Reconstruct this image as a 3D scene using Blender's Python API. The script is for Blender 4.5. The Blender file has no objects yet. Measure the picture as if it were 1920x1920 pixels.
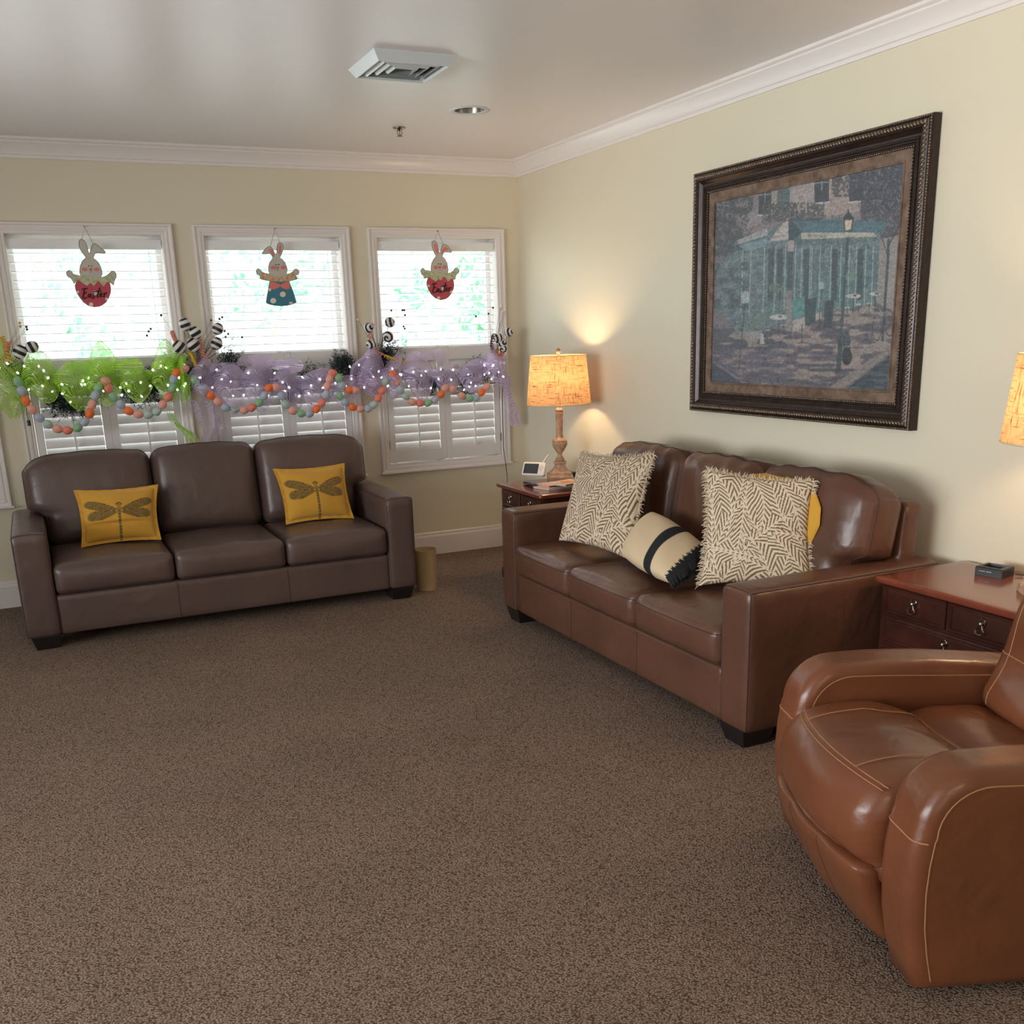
import bpy, bmesh, math, random
import numpy as np
from mathutils import Vector, Matrix
R = math.radians
col = bpy.context.scene.collection
scene = bpy.context.scene

# ------------------------------------------------------------------ camera
F_PX, YAW, PITCH, ROLL = 1868.5959, 0.4327, -0.2754, -0.0308
CAM = np.array([-3.3256, -6.8748, 1.5788]); PPY = 191.3889
def cam_axes():
    f = np.array([math.sin(YAW)*math.cos(PITCH), math.cos(YAW)*math.cos(PITCH), math.sin(PITCH)])
    r = np.array([math.cos(YAW), -math.sin(YAW), 0.0]); u = np.cross(r, f)
    c, s = math.cos(ROLL), math.sin(ROLL)
    return c*r+s*u, -s*r+c*u, f
AX_R, AX_U, AX_F = cam_axes()
def at(px, py, axis, val):
    """Point where the ray through a pixel of the photograph meets the plane axis = val."""
    d = AX_R*((px-960)/F_PX) - AX_U*((py-960-PPY)/F_PX) + AX_F
    t = (val-CAM[axis])/d[axis]
    return Vector(CAM+t*d)
cd = bpy.data.cameras.new('camera'); cam = bpy.data.objects.new('camera', cd); col.objects.link(cam)
cd.sensor_width = 36; cd.sensor_fit = 'HORIZONTAL'; cd.lens = F_PX/1920*36; cd.shift_y = PPY/1920; cd.clip_start = .05; cd.clip_end = 200
m = Matrix.Identity(4)
for i in range(3):
    m[i][0] = AX_R[i]; m[i][1] = AX_U[i]; m[i][2] = -AX_F[i]; m[i][3] = CAM[i]
cam.matrix_world = m
scene.camera = cam

# ------------------------------------------------------------------ world, exposure, large lights
scene.view_settings.view_transform = 'Standard'; scene.view_settings.look = 'None'
scene.view_settings.exposure = -0.12; scene.view_settings.gamma = 1.0
scene.view_settings.use_curve_mapping = False
scene.cycles.use_denoising = True
scene.cycles.max_bounces = 7; scene.cycles.diffuse_bounces = 4; scene.cycles.glossy_bounces = 3
scene.cycles.transparent_max_bounces = 12; scene.cycles.transmission_bounces = 4
scene.cycles.sample_clamp_indirect = 4.0; scene.cycles.caustics_reflective = False; scene.cycles.caustics_refractive = False
w = bpy.data.worlds.new('overcast_sky'); scene.world = w; w.use_nodes = True
bg = w.node_tree.nodes['Background']; bg.inputs[0].default_value = (.86, .95, 1.0, 1); bg.inputs[1].default_value = 1.0
# overcast sky: dim horizon, bright zenith
_nt = w.node_tree; _tc = _nt.nodes.new('ShaderNodeTexCoord'); _sp = _nt.nodes.new('ShaderNodeSeparateXYZ'); _rm = _nt.nodes.new('ShaderNodeValToRGB')
_nt.links.new(_tc.outputs['Generated'], _sp.inputs[0]); _nt.links.new(_sp.outputs['Z'], _rm.inputs['Fac']); _nt.links.new(_rm.outputs['Color'], bg.inputs[0])
_e = _rm.color_ramp.elements; _e[0].position = .12; _e[0].color = (2.3, 2.5, 2.6, 1); _e[1].position = .9; _e[1].color = (8.0, 8.8, 9.4, 1)

def area(name, loc, aim, sx, sy, power, color):
    l = bpy.data.lights.new(name, 'AREA'); l.shape = 'RECTANGLE'; l.size = sx; l.size_y = sy; l.energy = power; l.color = color
    o = bpy.data.objects.new(name, l); col.objects.link(o); o.location = loc
    o.rotation_euler = (Vector(aim)-Vector(loc)).to_track_quat('-Z', 'Y').to_euler()
    return o
# unseen fill lights added at the side, rear and overhead to brighten the room
area('side_fill_light', (-7.1, -4.6, 1.5), (-1.0, -4.3, 2.5), 4.4, 1.6, 178, (.93, .97, 1.0)).data.spread = R(112)
area('rear_fill_light', (-4.2, -9.4, 1.5), (-3.0, -3.0, 2.2), 4.2, 1.7, 30, (1.0, .93, .89))
area('overhead_fill_light', (-3.4, -8.2, 2.66), (-3.2, -7.0, 0), 1.2, 1.2, 30, (1.0, .86, .70))
sl = bpy.data.lights.new('sun', 'SUN'); sl.energy = 6; sl.angle = R(3); sl.color = (1, .96, .9)
so = bpy.data.objects.new('sun', sl); col.objects.link(so); so.rotation_euler = (R(38), 0, R(-20))

# ------------------------------------------------------------------ helpers
def srgb(r, g, b):
    f = lambda c: (c/255/12.92) if c/255 <= .04045 else ((c/255+.055)/1.055)**2.4
    return (f(r), f(g), f(b), 1)

def mat(name, color, rough=.6, spec=.5, metal=0, bump=0, bscale=100, var=0, vscale=5, coat=0, attr=None, emit=None, estr=0,
        detail=3, bdist=.01, sheen=0, coat_rough=.2, col2=None, folds=0):
    mt = bpy.data.materials.new(name); mt.use_nodes = True
    nt = mt.node_tree; b = nt.nodes['Principled BSDF']
    b.inputs['Base Color'].default_value = color; b.inputs['Roughness'].default_value = rough
    b.inputs['Specular IOR Level'].default_value = spec; b.inputs['Metallic'].default_value = metal
    b.inputs['Coat Weight'].default_value = coat; b.inputs['Coat Roughness'].default_value = coat_rough
    b.inputs['Sheen Weight'].default_value = sheen
    tc = nt.nodes.new('ShaderNodeTexCoord')
    if attr:
        a = nt.nodes.new('ShaderNodeVertexColor'); a.layer_name = attr
        nt.links.new(a.outputs['Color'], b.inputs['Base Color'])
    elif var or col2:
        n = nt.nodes.new('ShaderNodeTexNoise'); n.inputs['Scale'].default_value = vscale; n.inputs['Detail'].default_value = detail
        nt.links.new(tc.outputs['Object'], n.inputs['Vector'])
        r = nt.nodes.new('ShaderNodeValToRGB'); r.color_ramp.elements[0].position = .35; r.color_ramp.elements[1].position = .65
        c2 = col2 or tuple(min(1, c*(1+var)) for c in color[:3])+(1,)
        c1 = color if col2 else tuple(c*(1-var) for c in color[:3])+(1,)
        r.color_ramp.elements[0].color = c1; r.color_ramp.elements[1].color = c2
        nt.links.new(n.outputs['Fac'], r.inputs['Fac']); nt.links.new(r.outputs['Color'], b.inputs['Base Color'])
    if bump:
        n = nt.nodes.new('ShaderNodeTexNoise'); n.inputs['Scale'].default_value = bscale; n.inputs['Detail'].default_value = 4
        nt.links.new(tc.outputs['Object'], n.inputs['Vector'])
        bp = nt.nodes.new('ShaderNodeBump'); bp.inputs['Strength'].default_value = bump; bp.inputs['Distance'].default_value = bdist
        nt.links.new(n.outputs['Fac'], bp.inputs['Height']); nt.links.new(bp.outputs['Normal'], b.inputs['Normal'])
    if folds:
        n3 = nt.nodes.new('ShaderNodeTexNoise'); n3.inputs['Scale'].default_value = folds; n3.inputs['Detail'].default_value = 2; n3.inputs['Distortion'].default_value = .6
        nt.links.new(tc.outputs['Object'], n3.inputs['Vector']); b3_ = nt.nodes.new('ShaderNodeBump'); b3_.inputs['Strength'].default_value = .55; b3_.inputs['Distance'].default_value = .012
        nt.links.new(n3.outputs['Fac'], b3_.inputs['Height'])
        if bump: nt.links.new(b3_.outputs['Normal'], bp.inputs['Normal'])
    if emit:
        b.inputs['Emission Color'].default_value = emit; b.inputs['Emission Strength'].default_value = estr
    return mt

class MB:
    def __init__(s): s.v = []; s.f = []; s.c = []
    def add(s, vs, fs, c=None):
        n = len(s.v); s.v += [tuple(p) for p in vs]; s.f += [tuple(i+n for i in f) for f in fs]
        if c is not None: s.c += list(c) if len(c) == len(vs) and not isinstance(c, tuple) else [c]*len(vs)
        return s
    def box(s, x0, x1, y0, y1, z0, z1, M=None):
        vs = [Vector((x, y, z)) for x in (x0, x1) for y in (y0, y1) for z in (z0, z1)]
        if M is not None: vs = [M @ p for p in vs]
        s.add(vs, [(0, 1, 3, 2), (4, 6, 7, 5), (0, 4, 5, 1), (2, 3, 7, 6), (0, 2, 6, 4), (1, 5, 7, 3)]); return s
    def tube(s, pts, r, n=8, close=False, cap=True):
        pts = [Vector(p) for p in pts]; N = len(pts); vs = []; fs = []
        rr = r if isinstance(r, (list, tuple)) else [r]*N
        up = None
        for i, p in enumerate(pts):
            a = pts[i-1] if (i > 0 or close) else p; b = pts[(i+1) % N] if (i < N-1 or close) else p
            t = (b-a); t = t.normalized() if t.length > 1e-9 else Vector((0, 0, 1))
            if up is None: up = t.orthogonal().normalized()
            up = (up - t*up.dot(t)); up = up.normalized() if up.length > 1e-6 else t.orthogonal().normalized()
            q = t.cross(up)
            for k in range(n):
                an = 2*math.pi*k/n; vs.append(p+(up*math.cos(an)+q*math.sin(an))*rr[i])
        L = N if close else N-1
        for i in range(L):
            for k in range(n):
                a = i*n+k; b = i*n+(k+1) % n; c = ((i+1) % N)*n+(k+1) % n; d = ((i+1) % N)*n+k
                fs.append((a, b, c, d))
        if not close and cap: fs.append(tuple(range(n-1, -1, -1))); fs.append(tuple((N-1)*n+k for k in range(n)))
        s.add(vs, fs); return s
    def lathe(s, prof, n=32, c=(0, 0, 0), cap=True, sq=0, rot=0):
        """prof: (radius, z); sq=1 gives a square section of the same half-width"""
        vs = []; fs = []
        for r, z in prof:
            for k in range(n):
                a = 2*math.pi*k/n+rot; q = 1
                if sq: q = 1/max(abs(math.cos(2*math.pi*k/n)), abs(math.sin(2*math.pi*k/n)))
                vs.append((c[0]+r*q*math.cos(a), c[1]+r*q*math.sin(a), c[2]+z))
        for i in range(len(prof)-1):
            for k in range(n):
                fs.append((i*n+k, i*n+(k+1) % n, (i+1)*n+(k+1) % n, (i+1)*n+k))
        if cap: fs.append(tuple(range(n-1, -1, -1))); fs.append(tuple((len(prof)-1)*n+k for k in range(n)))
        s.add(vs, fs); return s
    def ball(s, c, r, nu=12, nv=8, sc=(1, 1, 1), M=None):
        vs = []; fs = []
        for j in range(nv+1):
            th = math.pi*j/nv
            for i in range(nu):
                ph = 2*math.pi*i/nu
                p = Vector((math.sin(th)*math.cos(ph)*sc[0], math.sin(th)*math.sin(ph)*sc[1], math.cos(th)*sc[2]))*r
                if M is not None: p = M @ p
                vs.append(Vector(c)+p)
        for j in range(nv):
            for i in range(nu): fs.append((j*nu+i, (j+1)*nu+i, (j+1)*nu+(i+1) % nu, j*nu+(i+1) % nu))
        s.add(vs, fs); return s
    def plate(s, poly, d, holes=None):
        """poly: 3D points in a plane; extruded by vector d"""
        n = len(poly); d = Vector(d); vs = [Vector(p) for p in poly]+[Vector(p)+d for p in poly]
        fs = [tuple(range(n)), tuple(range(2*n-1, n-1, -1))]+[(i, i+n, (i+1) % n+n, (i+1) % n) for i in range(n)]
        s.add(vs, fs); return s

def build(name, mb, material, parent=None, smooth=False, bevel=0, loc=None, angle=40, tri=False):
    me = bpy.data.meshes.new(name); me.from_pydata([tuple(p) for p in mb.v], [], mb.f)
    bm = bmesh.new(); bm.from_mesh(me)
    bmesh.ops.remove_doubles(bm, verts=bm.verts, dist=1e-6) if not mb.c else None
    if tri: bmesh.ops.triangulate(bm, faces=[f for f in bm.faces if len(f.verts) > 4])
    bmesh.ops.recalc_face_normals(bm, faces=bm.faces)
    bm.to_mesh(me); bm.free()
    if mb.c:
        ca = me.color_attributes.new('Col', 'FLOAT_COLOR', 'POINT')
        ca.data.foreach_set('color', np.array([tuple(c)[:3]+(1,) for c in mb.c], dtype=np.float32).ravel())
    for m_ in (material if isinstance(material, list) else [material]): me.materials.append(m_)
    o = bpy.data.objects.new(name, me); col.objects.link(o)
    if parent is not None: o.parent = parent
    if loc is not None: o.location = loc
    if bevel:
        b = o.modifiers.new('bevel', 'BEVEL'); b.width = bevel; b.segments = 2; b.limit_method = 'ANGLE'; b.angle_limit = R(35)
    if smooth:
        me.polygons.foreach_set('use_smooth', [True]*len(me.polygons))
        try: me.set_sharp_from_angle(angle=R(angle))
        except Exception: pass
    return o

def tag(o, label, cat, group=None, kind=None):
    o['label'] = label; o['category'] = cat
    if group: o['group'] = group
    if kind: o['kind'] = kind
    return o
def thing(name, label, cat, loc=(0, 0, 0), rz=0, group=None):
    o = bpy.data.objects.new(name, None); col.objects.link(o); o.location = loc; o.rotation_euler = (0, 0, rz); o.empty_display_size = .05
    return tag(o, label, cat, group)
def struct(o, label=None, cat=None):
    o['kind'] = 'structure'
    if label: o['label'] = label
    if cat: o['category'] = cat
    return o

def spaced(n, p=1.5):
    return [math.copysign(1-(1-abs(t))**p, t) for t in [2*i/n-1 for i in range(n+1)]]
def soft_fn(h, r):
    hv = Vector(h)
    def f(u):
        p = Vector((u[0]*hv.x, u[1]*hv.y, u[2]*hv.z)); q = Vector([max(-(hv[i]-r), min(hv[i]-r, p[i])) for i in range(3)])
        d = p-q
        return q+d.normalized()*r if d.length > 1e-9 else p
    return f
def soft(mb, size, r, warp=None, n=(20, 20, 20), center=(0, 0, 0)):
    """rounded box with an optional warp(point, param)"""
    h = tuple(v/2 for v in size); fn = soft_fn(h, r); A = [spaced(k) for k in n]; vs = []; fs = []; idx = {}
    def vert(u):
        k = tuple(round(c, 5) for c in u)
        if k not in idx:
            p = fn(u)
            if warp: p = warp(p, u)
            idx[k] = len(vs); vs.append(Vector(p)+Vector(center))
        return idx[k]
    for ax in range(3):
        b, c = [(1, 2), (2, 0), (0, 1)][ax]
        for sgn in (-1, 1):
            for i in range(n[b]):
                for j in range(n[c]):
                    q = []
                    for di, dj in ((0, 0), (1, 0), (1, 1), (0, 1)):
                        u = [0, 0, 0]; u[ax] = sgn; u[b] = A[b][i+di]; u[c] = A[c][j+dj]; q.append(vert(tuple(u)))
                    fs.append(tuple(q) if sgn > 0 else tuple(q[::-1]))
    mb.add(vs, fs)
    full = lambda u: (Vector(warp(fn(u), u)) if warp else fn(u))+Vector(center)
    return full
def face_loop(ax, sgn, n=24):
    b, c = [(1, 2), (2, 0), (0, 1)][ax]; out = []
    sp = spaced(n)[:-1]
    for (fx, lo) in ((0, 0), (1, 0), (0, 1), (1, 1)):
        for t in sp:
            u = [0, 0, 0]; u[ax] = sgn
            if (fx, lo) == (0, 0): u[b] = t; u[c] = -1
            elif (fx, lo) == (1, 0): u[b] = 1; u[c] = t
            elif (fx, lo) == (0, 1): u[b] = -t; u[c] = 1
            else: u[b] = -1; u[c] = -t
            out.append(tuple(u))
    return out

def prism_soft(mb, prof, w_, r, steps=5, x0=0, warp=None):
    """closed profile (y,z) swept along x over width w_, side edges rounded by r"""
    n = len(prof); P = [Vector((p[0], p[1])) for p in prof]
    ar = sum(P[i].x*P[(i+1) % n].y-P[(i+1) % n].x*P[i].y for i in range(n)); sg = 1 if ar > 0 else -1
    nr = []
    for i in range(n):
        a = (P[i]-P[i-1]).normalized(); b = (P[(i+1) % n]-P[i]).normalized(); t = (a+b).normalized()
        nr.append(Vector((-t.y, t.x))*sg)
    secs = [(-w_/2+r*(1-math.sin(k/steps*math.pi/2)) , r*(1-math.cos((1-k/steps)*0)) ) for k in range(0)]
    sec = []
    for k in range(steps+1):
        a = math.pi/2*k/steps; sec.append((-w_/2+r*(1-math.sin(a)), r*(1-math.sin(math.pi/2-(math.pi/2-a)) if 0 else r and 1-math.sin(a)) and r*(1-math.sin(a))))
    sec = [(-w_/2+r*(1-math.cos(math.pi/2*k/steps)), r*(1-math.sin(math.pi/2*k/steps))) for k in range(steps+1)]
    mid = 6
    xs = sec+[(-w_/2+r+(w_-2*r)*k/mid, 0) for k in range(1, mid)]+[(-x, i) for x, i in sec[::-1]]
    vs = []; fs = []
    for x, ins in xs:
        for i in range(n):
            q = P[i]+nr[i]*ins; v = Vector((x0+x, q.x, q.y)); vs.append(warp(v) if warp else v)
    for k in range(len(xs)-1):
        for i in range(n): fs.append((k*n+i, k*n+(i+1) % n, (k+1)*n+(i+1) % n, (k+1)*n+i))
    fs.append(tuple(range(n-1, -1, -1))); fs.append(tuple((len(xs)-1)*n+i for i in range(n)))
    mb.add(vs, fs)

def rect_sweep(mb, a0, a1, b0, b1, prof, place):
    """mitred rectangular frame; prof: (inset, out); place(a, b, out) -> 3D"""
    n = len(prof); vs = []; fs = []
    for (ca, cb, sa, sb) in ((a0, b0, 1, 1), (a1, b0, -1, 1), (a1, b1, -1, -1), (a0, b1, 1, -1)):
        for ins, out in prof: vs.append(place(ca+sa*ins, cb+sb*ins, out))
    for k in range(4):
        for i in range(n-1):
            fs.append((k*n+i, k*n+i+1, ((k+1) % 4)*n+i+1, ((k+1) % 4)*n+i))
    mb.add(vs, fs)

# ------------------------------------------------------------------ materials
M = {}
M['wall'] = mat('wall_paint', srgb(222, 214, 191), .38, .45, bump=.05, bscale=260, bdist=.002)
M['ceil'] = mat('ceiling_paint', srgb(234, 228, 226), .36, .5, bump=.03, bscale=30, bdist=.002)
M['trim'] = mat('white_trim_paint', srgb(232, 226, 222), .28, .5)
M['shut'] = mat('shutter_paint', srgb(232, 230, 228), .35, .5)
M['blind'] = mat('blind_slat', srgb(240, 242, 242), .4, .5)
M['leatherA'] = mat('haze_greyed_leather', srgb(92, 74, 68), .34, .5, bump=.25, bscale=240, var=.10, vscale=3, bdist=.001, folds=7)  # same leather as the other sofa, greyed in colour for the haze over it
M['leatherB'] = mat('brown_leather', srgb(93, 62, 48), .32, .5, bump=.25, bscale=240, var=.14, vscale=3, bdist=.001, folds=9)
M['leatherC'] = mat('tan_leather', srgb(112, 66, 42), .29, .5, bump=.22, bscale=240, var=.12, vscale=3, bdist=.001, folds=8)
M['seam'] = mat('dark_seam', srgb(58, 38, 30), .6)
M['stitch'] = mat('tan_stitching', srgb(164, 116, 80), .7)
M['foot'] = mat('black_wood', srgb(28, 24, 24), .4)
M['wood'] = mat('dark_cherry_wood', srgb(60, 30, 23), .25, .5, var=.25, vscale=9, coat=.2)
M['woodtop'] = mat('cherry_table_top', srgb(116, 56, 38), .22, .5, var=.12, vscale=6, coat=.4, coat_rough=.12)
M['steel'] = mat('polished_nickel', srgb(200, 196, 190), .16, .5, metal=1)
M['black'] = mat('black_plastic', srgb(26, 27, 30), .35)
M['white'] = mat('white_plastic', srgb(236, 228, 220), .35)
M['screen'] = mat('dark_screen', srgb(58, 64, 68), .15)
M['bin'] = mat('beige_plastic', srgb(196, 170, 124), .45)
M['frame'] = mat('dark_bronze_frame', srgb(50, 37, 32), .30, .5, metal=.35, var=.3, vscale=40, bump=.2, bscale=80, bdist=.002)
M['frameorn'] = mat('antique_silver_ornament', srgb(132, 116, 100), .28, .5, metal=.7, var=.35, vscale=90)
M['liner'] = mat('mottled_copper_liner', srgb(92, 72, 58), .42, .5, metal=.2, vscale=22, detail=8, col2=srgb(134, 112, 96))
M['twine'] = mat('twine', srgb(120, 96, 70), .9)
M['cord'] = mat('black_cord', srgb(34, 30, 28), .5)
M['metalvent'] = mat('vent_enamel', srgb(206, 212, 212), .3)
M['dark'] = mat('dark_duct', srgb(52, 46, 38), .8)
M['chrome'] = mat('sprinkler_metal', srgb(140, 136, 128), .25, metal=1)

def carpet_mat():
    mt = bpy.data.materials.new('loop_pile_carpet'); mt.use_nodes = True; nt = mt.node_tree; b = nt.nodes['Principled BSDF']
    b.inputs['Roughness'].default_value = .95; b.inputs['Specular IOR Level'].default_value = .1
    tc = nt.nodes.new('ShaderNodeTexCoord')
    mp = nt.nodes.new('ShaderNodeMapping'); mp.inputs['Scale'].default_value = (1, 1.5, 1); mp.inputs['Rotation'].default_value = (0, 0, R(8))
    nt.links.new(tc.outputs['Object'], mp.inputs['Vector'])
    vo = nt.nodes.new('ShaderNodeTexVoronoi'); vo.inputs['Scale'].default_value = 150; nt.links.new(mp.outputs['Vector'], vo.inputs['Vector'])
    no = nt.nodes.new('ShaderNodeTexNoise'); no.inputs['Scale'].default_value = 2.2; no.inputs['Detail'].default_value = 5; nt.links.new(tc.outputs['Object'], no.inputs['Vector'])
    n2 = nt.nodes.new('ShaderNodeTexNoise'); n2.inputs['Scale'].default_value = 60; n2.inputs['Detail'].default_value = 3; nt.links.new(mp.outputs['Vector'], n2.inputs['Vector'])
    r1 = nt.nodes.new('ShaderNodeValToRGB'); e = r1.color_ramp.elements
    e[0].position = .0; e[0].color = srgb(182, 160, 144); e[1].position = .8; e[1].color = srgb(92, 76, 64)
    nt.links.new(vo.outputs['Distance'], r1.inputs['Fac'])
    r2 = nt.nodes.new('ShaderNodeValToRGB'); e = r2.color_ramp.elements
    e[0].position = .35; e[0].color = (.87, .87, .87, 1); e[1].position = .65; e[1].color = (1.08, 1.07, 1.06, 1)
    nt.links.new(n2.outputs['Fac'], r2.inputs['Fac'])
    r3 = nt.nodes.new('ShaderNodeValToRGB'); e = r3.color_ramp.elements
    e[0].position = .3; e[0].color = (.9, .9, .9, 1); e[1].position = .7; e[1].color = (1.06, 1.05, 1.04, 1)
    nt.links.new(no.outputs['Fac'], r3.inputs['Fac'])
    m1 = nt.nodes.new('ShaderNodeMixRGB'); m1.blend_type = 'MULTIPLY'; m1.inputs[0].default_value = 1
    m2 = nt.nodes.new('ShaderNodeMixRGB'); m2.blend_type = 'MULTIPLY'; m2.inputs[0].default_value = 1
    nt.links.new(r1.outputs[0], m1.inputs[1]); nt.links.new(r2.outputs[0], m1.inputs[2])
    nt.links.new(m1.outputs[0], m2.inputs[1]); nt.links.new(r3.outputs[0], m2.inputs[2]); nt.links.new(m2.outputs[0], b.inputs['Base Color'])
    bp = nt.nodes.new('ShaderNodeBump'); bp.invert = True; bp.inputs['Strength'].default_value = .8; bp.inputs['Distance'].default_value = .006
    nt.links.new(vo.outputs['Distance'], bp.inputs['Height']); nt.links.new(bp.outputs['Normal'], b.inputs['Normal'])
    return mt
M['carpet'] = carpet_mat()

def glass_mat():
    mt = bpy.data.materials.new('window_glass'); mt.use_nodes = True; nt = mt.node_tree; nt.nodes.clear()
    out = nt.nodes.new('ShaderNodeOutputMaterial'); mx = nt.nodes.new('ShaderNodeMixShader'); mx.inputs[0].default_value = .06
    t = nt.nodes.new('ShaderNodeBsdfTransparent'); g = nt.nodes.new('ShaderNodeBsdfGlossy'); g.inputs['Roughness'].default_value = .02
    nt.links.new(t.outputs[0], mx.inputs[1]); nt.links.new(g.outputs[0], mx.inputs[2]); nt.links.new(mx.outputs[0], out.inputs[0]); return mt
M['glass'] = glass_mat()

def mesh_ribbon_mat(name, c, alpha):
    mt = bpy.data.materials.new(name); mt.use_nodes = True; nt = mt.node_tree; nt.nodes.clear()
    out = nt.nodes.new('ShaderNodeOutputMaterial'); tc = nt.nodes.new('ShaderNodeTexCoord')
    wv = nt.nodes.new('ShaderNodeTexWave'); wv.inputs['Scale'].default_value = 36; wv.bands_direction = 'DIAGONAL'; wv.inputs['Distortion'].default_value = 1.5
    nt.links.new(tc.outputs['Object'], wv.inputs['Vector'])
    df = nt.nodes.new('ShaderNodeBsdfDiffuse'); df.inputs[0].default_value = c
    tl = nt.nodes.new('ShaderNodeBsdfTranslucent'); tl.inputs[0].default_value = c
    gl = nt.nodes.new('ShaderNodeBsdfGlossy'); gl.inputs['Roughness'].default_value = .3; gl.inputs[0].default_value = (.9, .9, .9, 1)
    tr = nt.nodes.new('ShaderNodeBsdfTransparent')
    a = nt.nodes.new('ShaderNodeMixShader'); a.inputs[0].default_value = .5; nt.links.new(df.outputs[0], a.inputs[1]); nt.links.new(tl.outputs[0], a.inputs[2])
    g = nt.nodes.new('ShaderNodeMixShader'); g.inputs[0].default_value = .12; nt.links.new(a.outputs[0], g.inputs[1]); nt.links.new(gl.outputs[0], g.inputs[2])
    mr = nt.nodes.new('ShaderNodeMapRange'); mr.inputs['To Min'].default_value = alpha-.25; mr.inputs['To Max'].default_value = min(1, alpha+.25)
    nt.links.new(wv.outputs['Fac'], mr.inputs['Value'])
    x = nt.nodes.new('ShaderNodeMixShader'); nt.links.new(mr.outputs[0], x.inputs[0]); nt.links.new(tr.outputs[0], x.inputs[1]); nt.links.new(g.outputs[0], x.inputs[2])
    nt.links.new(x.outputs[0], out.inputs[0]); return mt
M['greenmesh'] = mesh_ribbon_mat('lime_deco_mesh', srgb(192, 240, 76), .56)
M['purplemesh'] = mesh_ribbon_mat('lilac_deco_mesh', srgb(232, 210, 248), .50)

def shade_mat():
    mt = bpy.data.materials.new('linen_lamp_shade'); mt.use_nodes = True; nt = mt.node_tree; nt.nodes.clear()
    out = nt.nodes.new('ShaderNodeOutputMaterial'); tc = nt.nodes.new('ShaderNodeTexCoord')
    facs = []
    for sc in ((14, 14, 170), (150, 150, 12)):
        mp = nt.nodes.new('ShaderNodeMapping'); mp.inputs['Scale'].default_value = sc; nt.links.new(tc.outputs['Object'], mp.inputs['Vector'])
        n = nt.nodes.new('ShaderNodeTexNoise'); n.inputs['Scale'].default_value = 1.0; n.inputs['Detail'].default_value = 3; nt.links.new(mp.outputs['Vector'], n.inputs['Vector']); facs.append(n)
    mn = nt.nodes.new('ShaderNodeMath'); mn.operation = 'MINIMUM'; nt.links.new(facs[0].outputs['Fac'], mn.inputs[0]); nt.links.new(facs[1].outputs['Fac'], mn.inputs[1])
    r = nt.nodes.new('ShaderNodeValToRGB'); e = r.color_ramp.elements; e[0].position = .28; e[0].color = srgb(122, 72, 44); e[1].position = .46; e[1].color = srgb(214, 170, 124)
    nt.links.new(mn.outputs[0], r.inputs['Fac'])
    df = nt.nodes.new('ShaderNodeBsdfDiffuse'); tl = nt.nodes.new('ShaderNodeBsdfTranslucent'); nt.links.new(r.outputs[0], df.inputs[0]); nt.links.new(r.outputs[0], tl.inputs[0])
    x = nt.nodes.new('ShaderNodeMixShader'); x.inputs[0].default_value = .30; nt.links.new(df.outputs[0], x.inputs[1]); nt.links.new(tl.outputs[0], x.inputs[2])
    nt.links.new(x.outputs[0], out.inputs[0]); return mt
M['shade'] = shade_mat()
M['lampwood'] = mat('weathered_lamp_wood', srgb(176, 144, 116), .6, var=.3, vscale=30, bump=.3, bscale=60, bdist=.002)
M['bulbglass'] = mat('warm_bulb', (1, .8, .5, 1), .5, emit=(1, .72, .42, 1), estr=12)

# ------------------------------------------------------------------ room shell
X0, Y0, H = -7.2, -9.5, 2.74
WZ0, WZ1, WW = .631, 2.286, 1.010
WIN = [(-.131-WW-k*(WW+.125), -.131-k*(WW+.125)) for k in range(4)]      # left, right of each casing, from the corner
CI = .066                                                                # casing width
fl = MB().box(X0, 0, Y0, 0, -.05, 0); struct(build('floor', fl, M['carpet']), 'grey brown looped pile carpet covering the whole floor', 'floor')
cl = MB(); hx, hy, hs = -.975, -1.44, .085
for (a, b, c, d) in ((X0-.15, hx-hs, Y0-.15, .15), (hx+hs, .15, Y0-.15, .15), (hx-hs, hx+hs, Y0-.15, hy-hs), (hx-hs, hx+hs, hy+hs, .15)): cl.box(a, b, c, d, H, H+.12)
struct(build('ceiling', cl, M['ceil']), 'off-white satin painted ceiling', 'ceiling')
wb = MB(); edges = sorted([(a+CI-.006, b-CI+.006) for a, b in WIN])
CO = CI-.006
wb.box(X0, 0, 0, .15, 0, WZ0+CO); wb.box(X0, 0, 0, .15, WZ1-CO, H)
px = X0
for a, b in edges: wb.box(px, a, 0, .15, WZ0+CO, WZ1-CO); px = b
wb.box(px, 0, 0, .15, WZ0+CO, WZ1-CO)
struct(build('wall_back', wb, M['wall']), 'pale yellow wall holding the row of windows', 'wall')
struct(build('wall_right', MB().box(0, .15, Y0, .15, 0, H), M['wall']), 'pale yellow wall behind the brown sofa and painting', 'wall')
struct(build('wall_left', MB().box(X0-.15, X0, Y0, .15, 0, H), M['wall']))
struct(build('wall_front', MB().box(X0-.15, .15, Y0-.15, Y0, 0, H), M['wall']))

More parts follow.
